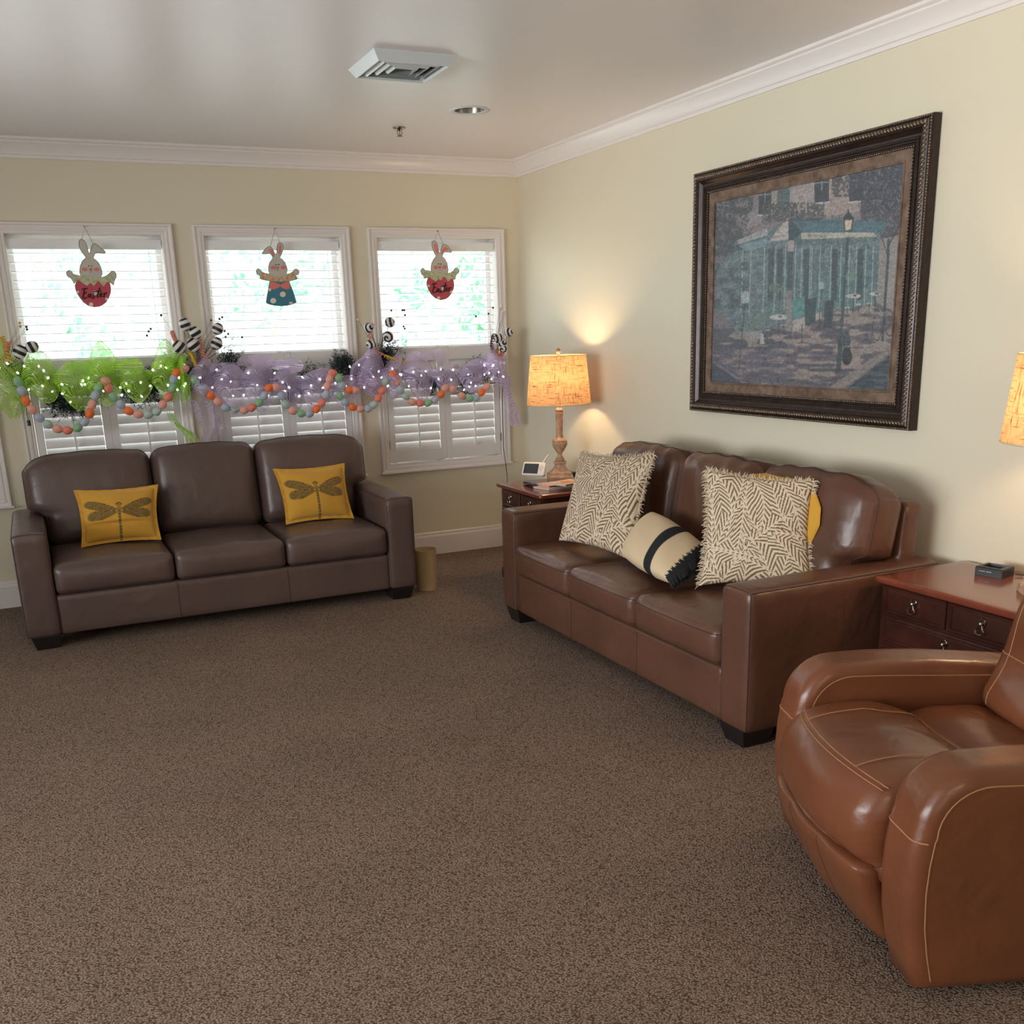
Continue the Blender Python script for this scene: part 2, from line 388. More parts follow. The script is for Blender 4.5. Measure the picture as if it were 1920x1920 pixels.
def run(mb, prof, p0, p1, inward, m0, m1):
    """profile (out, z) along a wall run with mitred ends"""
    p0 = Vector(p0); p1 = Vector(p1); t = (p1-p0).normalized(); iv = Vector(inward); n = len(prof); vs = []; fs = []
    for p, sg, mt_ in ((p0, 1, m0), (p1, -1, m1)):
        for o_, z in prof: vs.append(Vector((p.x, p.y, z))+iv*o_+t*sg*(o_ if mt_ else 0))
    for i in range(n-1): fs.append((i, i+1, n+i+1, n+i))
    mb.add(vs, fs)
crown = [(0, 2.632), (.010, 2.632), (.013, 2.640), (.013, 2.648), (.020, 2.652), (.020, 2.658), (.026, 2.672), (.036, 2.690), (.048, 2.704), (.056, 2.712), (.056, 2.720), (.062, 2.722), (.069, 2.728), (.069, 2.741)]
base = [(0, .167), (.008, .167), (.012, .160), (.012, .146), (.016, .143), (.016, .139), (.019, .136), (.019, 0)]
WALLS = [('back', (X0, 0, 0), (0, 0, 0), (0, -1, 0)), ('right', (0, 0, 0), (0, Y0, 0), (-1, 0, 0)), ('front', (0, Y0, 0), (X0, Y0, 0), (0, 1, 0)), ('left', (X0, Y0, 0), (X0, 0, 0), (1, 0, 0))]
for i, (nm, a, b, iv) in enumerate(WALLS):
    mb = MB(); run(mb, crown, a, b, iv, True, True); o = struct(build('trim_%d' % (i+1), mb, M['trim'], smooth=True, angle=25))
    o['label'] = 'white crown moulding along the top of the %s wall' % {'back': 'window', 'right': 'painting', 'front': 'rear', 'left': 'side'}[nm]
    mb = MB(); run(mb, base, a, b, iv, True, True); o = struct(build('baseboard_'+nm, mb, M['trim'], smooth=True, angle=25))
    o['label'] = 'tall white baseboard along the %s wall' % {'back': 'window', 'right': 'painting', 'front': 'rear', 'left': 'side'}[nm]

# windows, blinds, shutters
casing = [(0, 0), (0, .024), (.004, .028), (.012, .028), (.018, .020), (.030, .018), (.032, .023), (.044, .021), (.048, .016), (.060, .016), (CI, .010), (CI, -.15)]
wp = lambda a, b, o_: (a, -o_, b)
def window(k):
    a, b = WIN[k]; root = bpy.data.objects.new('window_%d' % (k+1), None); col.objects.link(root); root.location = ((a+b)/2, 0, WZ0)
    struct(root, ['white cased window nearest the corner', 'white cased window in the middle of the three', 'white cased window behind the left end of the sofa', 'white cased window cut off at the edge of the view'][k], 'window')
    L = Vector(root.location); T = lambda mb: [setattr(mb, 'v', [tuple(Vector(p)-L) for p in mb.v]), mb][1]
    mb = MB(); rect_sweep(mb, a, b, WZ0, WZ1, casing, wp)
    build('window_casing', T(mb), M['trim'], root)
    build('window_sill', T(MB().box(a-.012, b+.012, -.040, 0, WZ0-.004, WZ0+.010)), M['trim'], root, bevel=.003)
    mb = MB(); rect_sweep(mb, a+CI, b-CI, WZ0+CI, WZ1-CI, [(0, -.135), (0, -.10), (.035, -.10), (.035, -.135)], wp)
    mb.box(a+CI, b-CI, .10, .135, 1.43, 1.48)
    build('sash', T(mb), M['trim'], root)
    build('glass_pane', T(MB().box(a+CI, b-CI, .116, .120, WZ0+CI, WZ1-CI)), M['glass'], root)
for k in range(4): window(k)

WNAME = ['nearest the corner', 'in the middle window', 'in the window above the sofa\'s left end', 'in the window cut off at the left edge']
def blind(k):
    a, b = WIN[k]; a += CI+.004; b -= CI+.004; cx = (a+b)/2
    t = thing('window_blind', 'open white horizontal slat blind '+['in the window nearest the corner', 'in the window with the blue-skirted bunny', 'in the window above the sofa\'s left end', 'in the window cut off at the left edge'][k], 'blind', (cx, .055, 2.2), 0, 'slat blinds in the upper windows')
    hw = (b-a)/2
    build('valance', MB().box(-hw, hw, -.046, -.036, -.062, -.004).box(-hw, hw, -.036, .03, -.045, -.010), M['blind'], t, bevel=.002)
    mb = MB(); n = 12
    for i in range(n):
        z = -.085-i*.0515; th = R(-9)
        prof = [(-.025, .0), (0, .003), (.025, 0), (.025, -.0036), (0, -.0006), (-.025, -.0036)]
        vs = []
        for x in (-hw+.003, hw-.003):
            for y, zz in prof: vs.append((x, y*math.cos(th)-zz*math.sin(th), z+y*math.sin(th)+zz*math.cos(th)))
        mb.add(vs, [(j, (j+1) % 6, 6+(j+1) % 6, 6+j) for j in range(6)]+[tuple(range(6)), tuple(range(11, 5, -1))])
    build('slats', mb, M['blind'], t)
    mb = MB()
    for fx in (-.72, -.25, .25, .72):
        for y in (-.024, .024): mb.tube([(hw*fx, y, -.05), (hw*fx, y, -.70)], .0012, 4)
    mb.tube([(hw*.82, -.028, -.05), (hw*.82, -.028, -.66)], .002, 5)
    build('ladder_cord', mb, M['blind'], t)
    build('bottom_rail', MB().box(-hw+.003, hw-.003, -.024, .024, -.709, -.693), M['blind'], t, bevel=.003)
for k in range(4): blind(k)

def shutter(k, side):
    a, b = WIN[k]; a += CI+.003; b -= CI+.003; mid = (a+b)/2
    x0, x1 = (a, mid-.0004) if side == 0 else (mid+.0004, b)
    z0, z1 = WZ0+CI+.003, 1.497; h = z1-z0; wdt = x1-x0
    lab = 'white louvred shutter panel, %s of the pair %s' % (['left', 'right'][side], ['nearest the corner', 'under the middle blind', 'behind the sofa\'s left end', 'at the cut-off left window'][k])
    t = thing('shutter_panel', lab, 'shutter', (x0, 0, z0), 0, 'louvred shutters on the lower windows')
    st = .043; br, tr_ = .085, .092; y0, y1 = -.004, .022
    mb = MB().box(0, st, y0, y1, 0, h).box(wdt-st, wdt, y0, y1, 0, h).box(st, wdt-st, y0, y1, 0, br).box(st, wdt-st, y0, y1, h-tr_, h)
    build('shutter_frame', mb, M['shut'], t, bevel=.003)
    mb = MB(); zz = br+.004; n = int(round((h-br-tr_)/.0638)); p = (h-br-tr_)/n; th = R(71)
    for i in range(n):
        zc = br+(i+.5)*p; yc = .009; vs = []
        for x in (st+.0035, wdt-st-.0035):
            for q in range(10):
                an = 2*math.pi*q/10; u = .0365*math.cos(an); v = .0048*math.sin(an)
                # inner edge down, outer edge up
                vs.append((x, yc+u*math.cos(th)-v*math.sin(th), zc+u*math.sin(th)+v*math.cos(th)))
        mb.add(vs, [(j, (j+1) % 10, 10+(j+1) % 10, 10+j) for j in range(10)]+[tuple(range(10)), tuple(range(19, 9, -1))])
    build('louvers', mb, M['shut'], t, smooth=True, angle=50)
    build('tilt_rod', MB().box(wdt/2-.005, wdt/2+.005, -.040, -.030, br-.005, h-tr_-.03), M['shut'], t, bevel=.002)
    hxp = -.002 if side == 0 else wdt+.002
    for zz in (.10, h-.16):
        build('hinge', MB().tube([(hxp, -.008, zz), (hxp, -.008, zz+.06)], .004, 8), M['chrome'], t)
for k in range(4):
    for s in (0, 1): shutter(k, s)

# ------------------------------------------------------------------ outside
struct(build('ground_outside', MB().box(-25, 20, .4, 45, -.6, -.5), mat('pale_paving', srgb(206, 206, 196), .9, var=.1, vscale=2)), 'pale paved ground outside the windows', 'ground')
random.seed(4)
M['leaf'] = mat('green_leaves', srgb(150, 212, 170), .6, var=.15, vscale=3)
M['bark'] = mat('tree_bark', srgb(190, 184, 172), .9, var=.2, vscale=8)
def tree(x, y, h, r, label, n=620):
    t = thing('leafy_tree', label, 'tree', (x, y, -.5), 0, 'trees outside the windows')
    mb = MB().tube([(0, 0, 0), (.05, 0, h*.35), (0, .05, h*.75)], [.07, .05, .02], 8)
    for a in range(5):
        an = a*1.25; mb.tube([(0, 0, h*(.35+.05*a)), (r*.5*math.cos(an), r*.5*math.sin(an), h*(.55+.06*a))], [.02, .006], 5)
    build('trunk', mb, M['bark'], t)
    mb = MB()
    blobs = [(Vector((random.uniform(-r, r)*.6, random.uniform(-r, r)*.6, h*random.uniform(.35, .95))), r*random.uniform(.25, .5)) for _ in range(12)]
    for i in range(n):
        c, br = random.choice(blobs); d = Vector((random.gauss(0, 1), random.gauss(0, 1), random.gauss(0, 1))).normalized()*br*random.uniform(.5, 1)
        p = c+d; u = Vector((random.gauss(0, 1), random.gauss(0, 1), random.gauss(0, 1))).normalized()*.11; v = u.orthogonal().normalized()*.06
        mb.add([p-u, p+v, p+u, p-v], [(0, 1, 2, 3)])
    build('crown', mb, M['leaf'], t)
for i, (x, y, h, r) in enumerate([(-.2, 7.5, 4.2, 1.6), (1.6, 5.5, 3.2, 1.0), (-1.9, 12, 5, 1.9), (-4.2, 10, 3.6, 1.2), (3.6, 11, 5.5, 2.0), (-6.2, 13, 5, 1.8)]):
    tree(x, y, h, r, 'green leafy tree showing through the blinds '+['of the window nearest the corner', 'at the corner edge of the last window', 'of the middle window', 'of the window above the sofa\'s left end', 'far beyond the corner window', 'far beyond the left windows'][i])

# ------------------------------------------------------------------ sofas
def seam_obj(name, fn, loops, material, parent, r=.0028):
    mb = MB()
    for L in loops: mb.tube([fn(u) for u in L], r, 6, close=True)
    return build(name, mb, material, parent, smooth=True)
def sofa(label, loc, rz, Lh, lm, name='leather_sofa', wr=0, seed=1, foot=True):
    rnd = random.Random(seed)
    t = thing(name, label, 'sofa', loc, rz, 'three seat leather sofas')
    D = .96; aw = .176; ah = .635; b0 = .072
    for s in (-1, 1):
        mb = MB()
        def warp(p, u): return Vector((p.x, p.y, p.z+.006*(1-u[0]**2)*(1 if u[2] > .5 else 0)))
        fn = soft(mb, (aw, D, ah-b0), .024, warp, (8, 20, 12), (s*(Lh/2-aw/2), 0, (ah+b0)/2))
        arm = build('arm', mb, lm, t, smooth=True, angle=80)
        sb = MB(); e = .985
        for fy in ([-1, -1, -1],):
            pass
        sb.tube([fn((-1, y, 1)) for y in spaced(20)], .0022, 5); sb.tube([fn((1, y, 1)) for y in spaced(20)], .0022, 5)
        sb.tube([fn((s, -1, z)) for z in spaced(12)], .0022, 5); sb.tube([fn((-s, -1, z)) for z in spaced(12)], .0022, 5); sb.tube([fn((x, -1, 1)) for x in spaced(8)], .0018, 5)
        build('seam', sb, M['seam'], arm, smooth=True)
    mb = MB(); soft(mb, (Lh-2*aw+.02, .30, .222), .018, None, (20, 6, 8), (0, -D/2+.012+.15, b0+.111))
    rail = build('front_rail', mb, lm, t, smooth=True, angle=80)
    cw = (Lh-2*aw)/3
    for x in (-cw/2, cw/2): build('seam', MB().tube([(x, -D/2+.0115, b0+.01), (x, -D/2+.0115, .28)], .0018, 5), M['seam'], rail)
    mb = MB().box(-Lh/2+aw-.01, Lh/2-aw+.01, -D/2+.25, D/2-.03, b0+.02, .30)
    build('base_frame', mb, lm, t)
    mb = MB()
    def wb_(p, u): return Vector((p.x, p.y+.06*max(0, (p.z+.1)), p.z))
    soft(mb, (Lh-.20, .10, .80), .03, wb_, (20, 6, 14), (0, .385, .47))
    build('back_frame', mb, lm, t, smooth=True, angle=80)
    for i in (-1, 0, 1):
        # seat cushion
        mb = MB(); ph = rnd.uniform(0, 6)
        def ws(p, u, ph=ph):
            x, y, z = u
            b = (1-x*x)*(1-min(1, abs(y))**4)
            zz = p.z+(.024*b if z > 0 else 0)+(.0025*math.sin(9*x+ph+3*y)*b if z > 0 else 0)
            yy = p.y-(.022*(1-x**4)*(1-z*z) if y < 0 else 0)
            return Vector((p.x-.004*x*(1-abs(y)), yy, zz))
        fn = soft(mb, (cw-.004, .66, .165), .036, ws, (22, 26, 12), (i*cw, -D/2+.33-.008, .375))
        c = build('seat_cushion', mb, lm, t, smooth=True, angle=80)
        if wr > .5: seam_obj('piping', fn, [[(u[0], u[1], .62 if u[2] > 0 else -.72) for u in face_loop(2, 1)]], M['seam'], c, .0022)
        seam_obj('piping', fn, [[(u[0], u[1], -.80) for u in face_loop(2, 1)]], M['seam'], c, .002)
        # back cushion
        mb = MB(); ph = rnd.uniform(0, 6); hgt = .515
        def wk(p, u, ph=ph, i=i):
            x, y, z = u; px_, py_, pz_ = p.x, p.y, p.z
            if i and x*i > 0:
                f = min(1, max(0, (pz_+.075)/.05)); f = f*f*(3-2*f)
                px_ += i*.088*f*abs(x)
                if z > 0: pz_ -= .05*max(0, abs(x)-.55)**2*z*4
            pz_ += .022*(1-x*x)*max(0, z)**3
            if y < 0: py_ -= .050*(1-x**4)*(1-(z*.9)**4)
            amp = wr*(.5+.5*z)
            py_ -= amp*.006*math.sin(16*x+4*z+ph)*(1-x*x)*(1 if y < 0 else .3)
            pz_ += wr*.005*math.sin(13*x+ph)*(1 if z > .8 else 0)
            return Vector((px_, py_, pz_))
        Rm = Matrix.Rotation(R(-11), 3, 'X')
        fn0 = wk
        def wk2(p, u): return Rm @ wk(p, u)
        fn = soft(mb, (cw-.004, .20, hgt), .062, wk2, (26, 10, 26), (i*cw, .235, .698))
        c = build('back_cushion', mb, lm, t, smooth=True, angle=80)
        seam_obj('piping', fn, [[(u[0], -.62, u[2]) for u in face_loop(1, 1)]], M['seam'], c, .0026)
    for sx in (-1, 1):
        for y in (-D/2+.085, D/2-.085):
            cx = sx*(Lh/2-.10); vs = []
            for (hh, z) in ((.058, 0), (.078, b0+.004)):
                for dx, dy in ((-1, -1), (1, -1), (1, 1), (-1, 1)): vs.append((cx+dx*hh, y+dy*hh, z))
            build('foot', MB().add(vs, [(3, 2, 1, 0), (4, 5, 6, 7), (0, 1, 5, 4), (1, 2, 6, 5), (2, 3, 7, 6), (3, 0, 4, 7)]), M['foot'], t, bevel=.003)
    return t
sofa('leather three-seat sofa under the windows with mustard dragonfly pillows', (-2.43, -.67, 0), 0, 2.22, M['leatherA'], wr=.25, seed=3)
sofa('brown leather three-seat sofa against the right wall beneath the large framed picture', (-.575, -2.945, 0), R(-90), 2.20, M['leatherB'], wr=1.0, seed=8)

# ------------------------------------------------------------------ pillows
def ease(t): return t*t*(3-2*t)
def leaf_pattern(U, V, seed):
    """fern fronds: value 1 on the cream leaflets, 0 on tan ground"""
    rng = np.random.RandomState(seed); n = U.size; best = np.full(n, 9.0); val = np.zeros(n)
    fr = []
    for gx in np.linspace(-1.0, 1.0, 6):
        for gy in np.linspace(-1.05, 1.05, 5):
            fr.append((gx+rng.uniform(-.12, .12), gy+rng.uniform(-.12, .12), rng.uniform(0, 2*np.pi) if rng.rand() < .35 else np.pi/2+rng.uniform(-.8, .8), rng.uniform(.55, .8), rng.uniform(-1.1, 1.1)))
    for (cx, cy, an, Lf, cur) in fr:
        dx = U-cx; dy = V-cy; a = dx*np.cos(an)+dy*np.sin(an); b = -dx*np.sin(an)+dy*np.cos(an)
        b = b+cur*a*a*.6
        wid = .33*np.sqrt(np.clip(1-(a/Lf)**2, 0, 1))
        d = np.where(np.abs(a) < Lf, np.abs(b)/np.maximum(wid, 1e-3), 9)
        d = np.where(d < 1.0, d, 9)
        ph = (a-np.abs(b)*1.5+np.abs(b)**2*1.6)*(2*np.pi/.10)
        v = (np.sin(ph) > -.15).astype(float); v = np.where(np.abs(b) < .011, 1, v)
        m_ = (d < best); best = np.where(m_, d, best); val = np.where(m_, v, val)
    bare = best > 5
    val = np.where(bare, (np.sin((U+V*.6)*60) > 0), val)
    return val
def dragonfly(U, V):
    """mask of the printed dragonfly: 0..1"""
    m_ = np.zeros(U.size)
    def wing(x0, y0, x1, y1, wd):
        dx, dy = x1-x0, y1-y0; L = math.hypot(dx, dy); a = ((U-x0)*dx+(V-y0)*dy)/L/L; b = np.abs(-(U-x0)*dy+(V-y0)*dx)/L
        prof = wd*np.clip(a*1.9, 0, 1)**.7*np.sqrt(np.clip(1-np.clip((a-.72)/.28, 0, 1)**2, 0, 1))
        inside = (a > 0) & (a < 1) & (b < prof)
        tex = .78+.22*np.sign(np.sin(a*70)*np.sin(b*170)); edge = (b > prof-.014)
        return np.where(inside, np.where(edge, 1.0, tex), 0)
    for s in (-1, 1):
        m_ = np.maximum(m_, wing(.03*s, .22, .86*s, .56, .15)); m_ = np.maximum(m_, wing(.03*s, .14, .83*s, .04, .175))
    body = (np.abs(U) < .036) & (V < .25) & (V > -.86); m_ = np.maximum(m_, np.where(body, np.where(np.abs(((V*9) % 1)-.5) < .38, .9, .35), 0))
    th = ((U/.055)**2+((V-.28)/.10)**2 < 1); m_ = np.maximum(m_, np.where(th, .55, 0))
    hd = ((U/.075)**2+((V-.44)/.065)**2 < 1); m_ = np.maximum(m_, np.where(hd, np.where(((U/.04)**2+((V-.43)/.035)**2 < 1), .2, 1.), 0))
    return m_

def pillow(name, label, corners, T, material, colfn=None, n=60, flange=0, fringe=None, group=None, pinch=.07, back=(0, 0), sag=0, cat='pillow', power=.42, rnd_corner=0, seed=0):
    """corners BL, BR, TR, TL in world space seen from its front; T thickness"""
    BL, BR, TR, TL = [Vector(c) for c in corners]; ctr = (BL+BR+TR+TL)/4
    nrm = ((BR-BL).cross(TL-BL)).normalized()
    if nrm.dot(Vector(CAM)-ctr) < 0: nrm = -nrm
    base_ = Vector((ctr.x, ctr.y, min(BL.z, BR.z)))
    t = thing(name, label, cat, base_, 0, group)
    sp = spaced(n, 1.3); g = np.array(sp); U, V = np.meshgrid(g, g); U = U.ravel(); V = V.ravel()
    rng = np.random.RandomState(seed)
    def pos(u, v, side):
        uu = u*(1-pinch*(1-v*v)); vv = v*(1-pinch*(1-u*u))
        if rnd_corner:
            k = max(0, abs(u)+abs(v)-1.25)*rnd_corner; uu *= 1-k; vv *= 1-k
        a = (uu+1)/2; b = (vv+1)/2
        p = BL*(1-a)*(1-b)+BR*a*(1-b)+TR*a*b+TL*(1-a)*b
        e = 1-flange; ui = min(1, abs(u)/e); vi = min(1, abs(v)/e)
        th = T/2*max(0, (1-ui*ui)*(1-vi*vi))**power
        th += .004*math.sin(7*u+3*v+seed)*max(0, (1-ui*ui)*(1-vi*vi))
        if flange and (abs(u) > e or abs(v) > e): th += .003+.004*math.sin(22*u+19*v+seed)*.5
        if sag: th -= sag*math.exp(-((v+.35)/.05)**2)*(1-ui*ui)
        return p+nrm*(side*th)-base_
    mb = MB(); N = n+1
    for side in (1, -1):
        vs = [pos(U[i], V[i], side) for i in range(N*N)]
        fs = [(j*N+i, j*N+i+1, (j+1)*N+i+1, (j+1)*N+i) for j in range(n) for i in range(n)]
        if side < 0: fs = [f[::-1] for f in fs]
        mb.add(vs, fs, colfn(U, V, side) if colfn else None)
    build('cover', mb, material, t, smooth=True, angle=75)
    if fringe:
        r2 = random.Random(seed+5); fb = MB(); up = (TL-BL).normalized(); rt = (BR-BL).normalized()
        for e_ in fringe:
            K = 150
            for q in range(K):
                s = 2*(q+r2.random())/K-1
                u, v, out = {'top': (s, 1, up), 'right': (1, s, rt), 'left': (-1, s, -rt), 'bottom': (s, -1, -up)}[e_]
                p = pos(u, v, 1); ln = r2.uniform(.015, .034)
                d = (out+nrm*r2.uniform(-.5, .6)+(rt if e_ in ('top', 'bottom') else up)*r2.uniform(-.6, .6)).normalized()
                fb.tube([p-d*.004, p+d*ln*.6, p+d*ln+Vector((0, 0, -.006))], [.0022, .0018, .0009], 4)
        build('fringe', fb, M['fringe'], t)
    return t, pos
M['fringe'] = mat('cream_fringe', srgb(214, 198, 172), .9)
M['pattern'] = mat('printed_cloth', (1, 1, 1, 1), .85, .2, attr='Col', bump=.25, bscale=600, bdist=.001)
M['velvet'] = mat('printed_velvet', (1, 1, 1, 1), .75, .2, attr='Col', sheen=.3, bump=.15, bscale=30, bdist=.004)
cream = np.array(srgb(218, 202, 180)[:3]); tan = np.array(srgb(124, 98, 68)[:3])
mus = np.array(srgb(208, 156, 56)[:3]); ink = np.array(srgb(88, 78, 48)[:3])
def leafcol(seed):
    def f(U, V, side):
        v = leaf_pattern(U if side > 0 else -U, V, seed)[:, None]; return list(cream*v+tan*(1-v))
    return f
def flycol(U, V, side):
    v = (dragonfly(U, V+.12) if side > 0 else np.zeros(U.size))[:, None]; return list(ink*v+mus*(1-v))
def plain(c):
    c = np.array(c[:3])
    return lambda U, V, side: [c]*U.size
yA = -.80
pillow('throw_pillow', 'mustard throw pillow printed with a dragonfly, lower half creased, left of the pair', [at(152, 1027, 1, yA-.02), at(303, 1012, 1, yA-.02), at(297, 908, 1, yA+.12), at(137, 919, 1, yA+.12)],
       .13, M['velvet'], flycol, n=110, flange=.10, group='dragonfly pillows on the sofa under the windows', sag=.018, seed=1, pinch=.085)
pillow('throw_pillow', 'smooth mustard throw pillow printed with a dragonfly beside the right arm', [at(536, 984, 1, yA+.02), at(664, 972, 1, yA+.02), at(646, 868, 1, yA+.15), at(511, 879, 1, yA+.15)],
       .13, M['velvet'], flycol, n=110, flange=.10, group='dragonfly pillows on the sofa under the windows', seed=2, pinch=.085)
pillow('leaf_print_pillow', 'large cream pillow with tan fern leaves leaning near the far arm', [at(1048, 1013, 2, .51), at(1182, 1052, 2, .50), at(1226, 852, 0, -.54), at(1088, 850, 0, -.64)],
       .15, M['pattern'], leafcol(3), pinch=.09, n=210, fringe=('top', 'right'), group='fern leaf pillows on the brown sofa', seed=3)
pillow('leaf_print_pillow', 'large cream pillow with tan fern leaves beside the near arm', [at(1313, 1098, 2, .50), at(1522, 1102, 2, .52), at(1525, 902, 0, -.46), at(1326, 880, 0, -.67)],
       .13, M['pattern'], leafcol(9), pinch=.09, n=210, fringe=('top', 'right', 'left'), group='fern leaf pillows on the brown sofa', seed=4)
pillow('plain_mustard_pillow', 'plain mustard pillow mostly hidden behind the near fern leaf pillow', [at(1380, 1050, 0, -.50), at(1540, 1030, 0, -.50), at(1549, 908, 0, -.45), at(1376, 868, 0, -.45)],
       .05, M['velvet'], plain(mus), n=30, seed=5, rnd_corner=.3)
def lumbar_col(U, V, side):
    c = np.array(srgb(216, 194, 160)[:3])[None, :].repeat(U.size, 0); bk = np.array(srgb(36, 38, 42)[:3])
    m_ = (U > .10) & (U < .36); c[m_] = bk
    edge = .90-.05*np.abs(np.sin(V*17+1))-.04*np.abs(np.sin(V*41)); m_ = U > edge; c[m_] = bk
    return list(c)
t, ps = pillow('lumbar_pillow', 'oatmeal lumbar pillow with a black band lying between the fern pillows', [at(1157, 1042, 2, .525), at(1260, 1100, 2, .515), at(1342, 1032, 0, -.66), at(1222, 952, 0, -.62)],
               .16, M['pattern'], lumbar_col, n=110, seed=6, rnd_corner=.14, pinch=.015, power=.42)
mb = MB(); rr = random.Random(3)
for q in range(60):
    v = -1+2*(q+.5)/60; p = ps(.97, v, rr.choice((1, -.3))); d = Vector((-.10, -.75, -.65)).normalized()
    mb.tube([p, p+d*.022+Vector((0, 0, -.003)), p+d*.04], [.006, .005, .002], 5)
build('tassel_fringe', mb, mat('black_tassel', srgb(30, 31, 34), .9), t)

# ------------------------------------------------------------------ recliner
def recliner():
    t = thing('recliner_armchair', 'caramel leather recliner with rounded arms in the near corner of the view', 'armchair', (-1.484, -4.988, 0), R(-110))
    lm = M['leatherC']; W = .92; aw = .165
    def arc(cx, cz, r, a0, a1, n=9): return [(cx+r*math.cos(R(a0+(a1-a0)*i/(n-1))), cz+r*math.sin(R(a0+(a1-a0)*i/(n-1)))) for i in range(n)]
    prof = [(.05, .028), (.012, .04)]+[(-.008+.0*i, .12+.06*i) for i in range(1)]+[(-.022, .20), (-.028, .30), (-.024, .38), (-.014, .45)]+arc(.135, .455, .145, 178, 92, 10)+[(.25, .603), (.40, .597), (.55, .582), (.70, .565), (.84, .55), (.90, .53), (.905, .40), (.885, .028)]
    for s in (-1, 1):
        mb = MB(); prism_soft(mb, prof, aw, .040, 6, s*(W/2-aw/2))
        arm = build('arm', mb, lm, t, smooth=True, angle=60)
        sb = MB(); xo = s*(W/2-.0005); xi = s*(W/2-aw+.0005)
        path = [(y, z) for (y, z) in prof[1:-3]]
        cen = (.35, .30)
        def inset(p, k): k = .044; d = Vector((cen[0]-p[0], cen[1]-p[1])); d = d.normalized()*k; return (p[0]+d.x, p[1]+d.y)
        for xx in (xo, xi): sb.tube([(xx, *inset(p, .026)) for p in path], .0022, 5)
        sb.tube([(s*(W/2-aw*k), -.0172+.040-math.sqrt(max(0, .040**2-max(0, .040-aw*min(k, 1-k))**2)), .43) for k in [i/24*.98+.01 for i in range(25)]], .0022, 5)
        build('stitching', sb, M['stitch'], arm)
    iw = W-2*aw
    sp = [(.02, .265), (-.03, .275), (-.058, .31), (-.064, .37), (-.050, .425), (-.014, .470), (.04, .492), (.12, .502), (.20, .495), (.27, .478), (.305, .452), (.335, .458), (.40, .472), (.50, .465), (.58, .45), (.64, .42), (.64, .27)]
    def wsx(v):
        f = 1-(v.x/(iw/2))**2; k = max(0, 1-max(0, v.y)/.32)
        return Vector((v.x, v.y-.055*f*k, v.z+.012*f+.003*math.sin(24*v.x+40*v.y)*(1 if .12 < v.y < .6 and v.z > .4 else 0)))
    # resample the seat outline for smooth folds
    def dens(pr, k=3):
        n = len(pr); out = []
        for i in range(n):
            p0, p1, p2, p3 = [Vector(pr[(i+d) % n]) for d in (-1, 0, 1, 2)]
            for j in range(k):
                u = j/k; q = .5*((2*p1)+(p2-p0)*u+(2*p0-5*p1+4*p2-p3)*u*u+(3*p1-p0-3*p2+p3)*u**3); out.append((q.x, q.y))
        return out
    mb = MB(); prism_soft(mb, dens(sp), iw-.004, .05, 6, 0, wsx); seat = build('seat', mb, lm, t, smooth=True, angle=70)
    sb = MB()
    for dy, dz in ((0, 0), (.014, .005)):
        sb.tube([wsx(Vector((x*iw/2*.93, -.006+dy, .476+dz))) for x in [i/12-1 for i in range(25)]], .0017, 5)
    sb.tube([wsx(Vector((x*iw/2*.93, .305, .4545))) for x in [i/12-1 for i in range(25)]], .002, 5)
    for xx in (-.16, .16): sb.tube([wsx(Vector((xx, y, z+.0045))) for y, z in dens(sp)[16:31]], .0016, 5)
    build('stitching', sb, M['stitch'], seat)
    # foot rest panel
    mb = MB()
    def wf(p, u): return Vector((p.x, p.y+.05*(-u[2])*.5+.05*((1-u[2])/2)**2-.035*(1-(p.x/(iw/2))**2)-.008*abs(math.cos(p.x/iw*math.pi*3/1))*(1 if u[1] < 0 else 0), p.z))
    fn = soft(mb, (iw-.008, .07, .232), .026, wf, (36, 6, 14), (0, -.013, .165))
    fp = build('foot_rest', mb, lm, t, smooth=True, angle=80)
    for xx in (-1/3, 1/3): build('seam', MB().tube([fn((xx, -1, z)) for z in spaced(12)], .002, 5), M['seam'], fp)
    build('base_frame', MB().box(-W/2+aw-.01, W/2-aw+.01, .08, .86, .06, .30), lm, t)
    # back rest
    mb = MB(); Rm = Matrix.Rotation(R(-17), 3, 'X')
    def wbk(p, u):
        x, y, z = u; q = Vector((p.x*(1-.08*z), p.y-(.05*(1-x**4)*(1+.5*math.cos(z*6.0))*.6 if y < 0 else 0), p.z)); return Rm @ q
    fn = soft(mb, (.60, .20, .66), .07, wbk, (22, 10, 30), (0, .735, .74))
    bk = build('backrest', mb, lm, t, smooth=True, angle=80)
    sb = MB()
    for zz in (-.45, .25): sb.tube([fn((x, -1, zz)) for x in spaced(20)], .002, 5)
    for xx in (-.7, .7): sb.tube([fn((xx, -1, z)) for z in spaced(20)], .0018, 5)
    build('stitching', sb, M['stitch'], bk)
    build('swivel_base', MB().lathe([(.27, 0), (.27, .02), (.25, .035), (.05, .045), (.05, .07)], 36, (0, .45, 0)), M['foot'], t)
    build('kick_plate', MB().box(-W/2+.07, W/2-.07, .12, .80, .028, .062), M['foot'], t)
    return t
recliner()

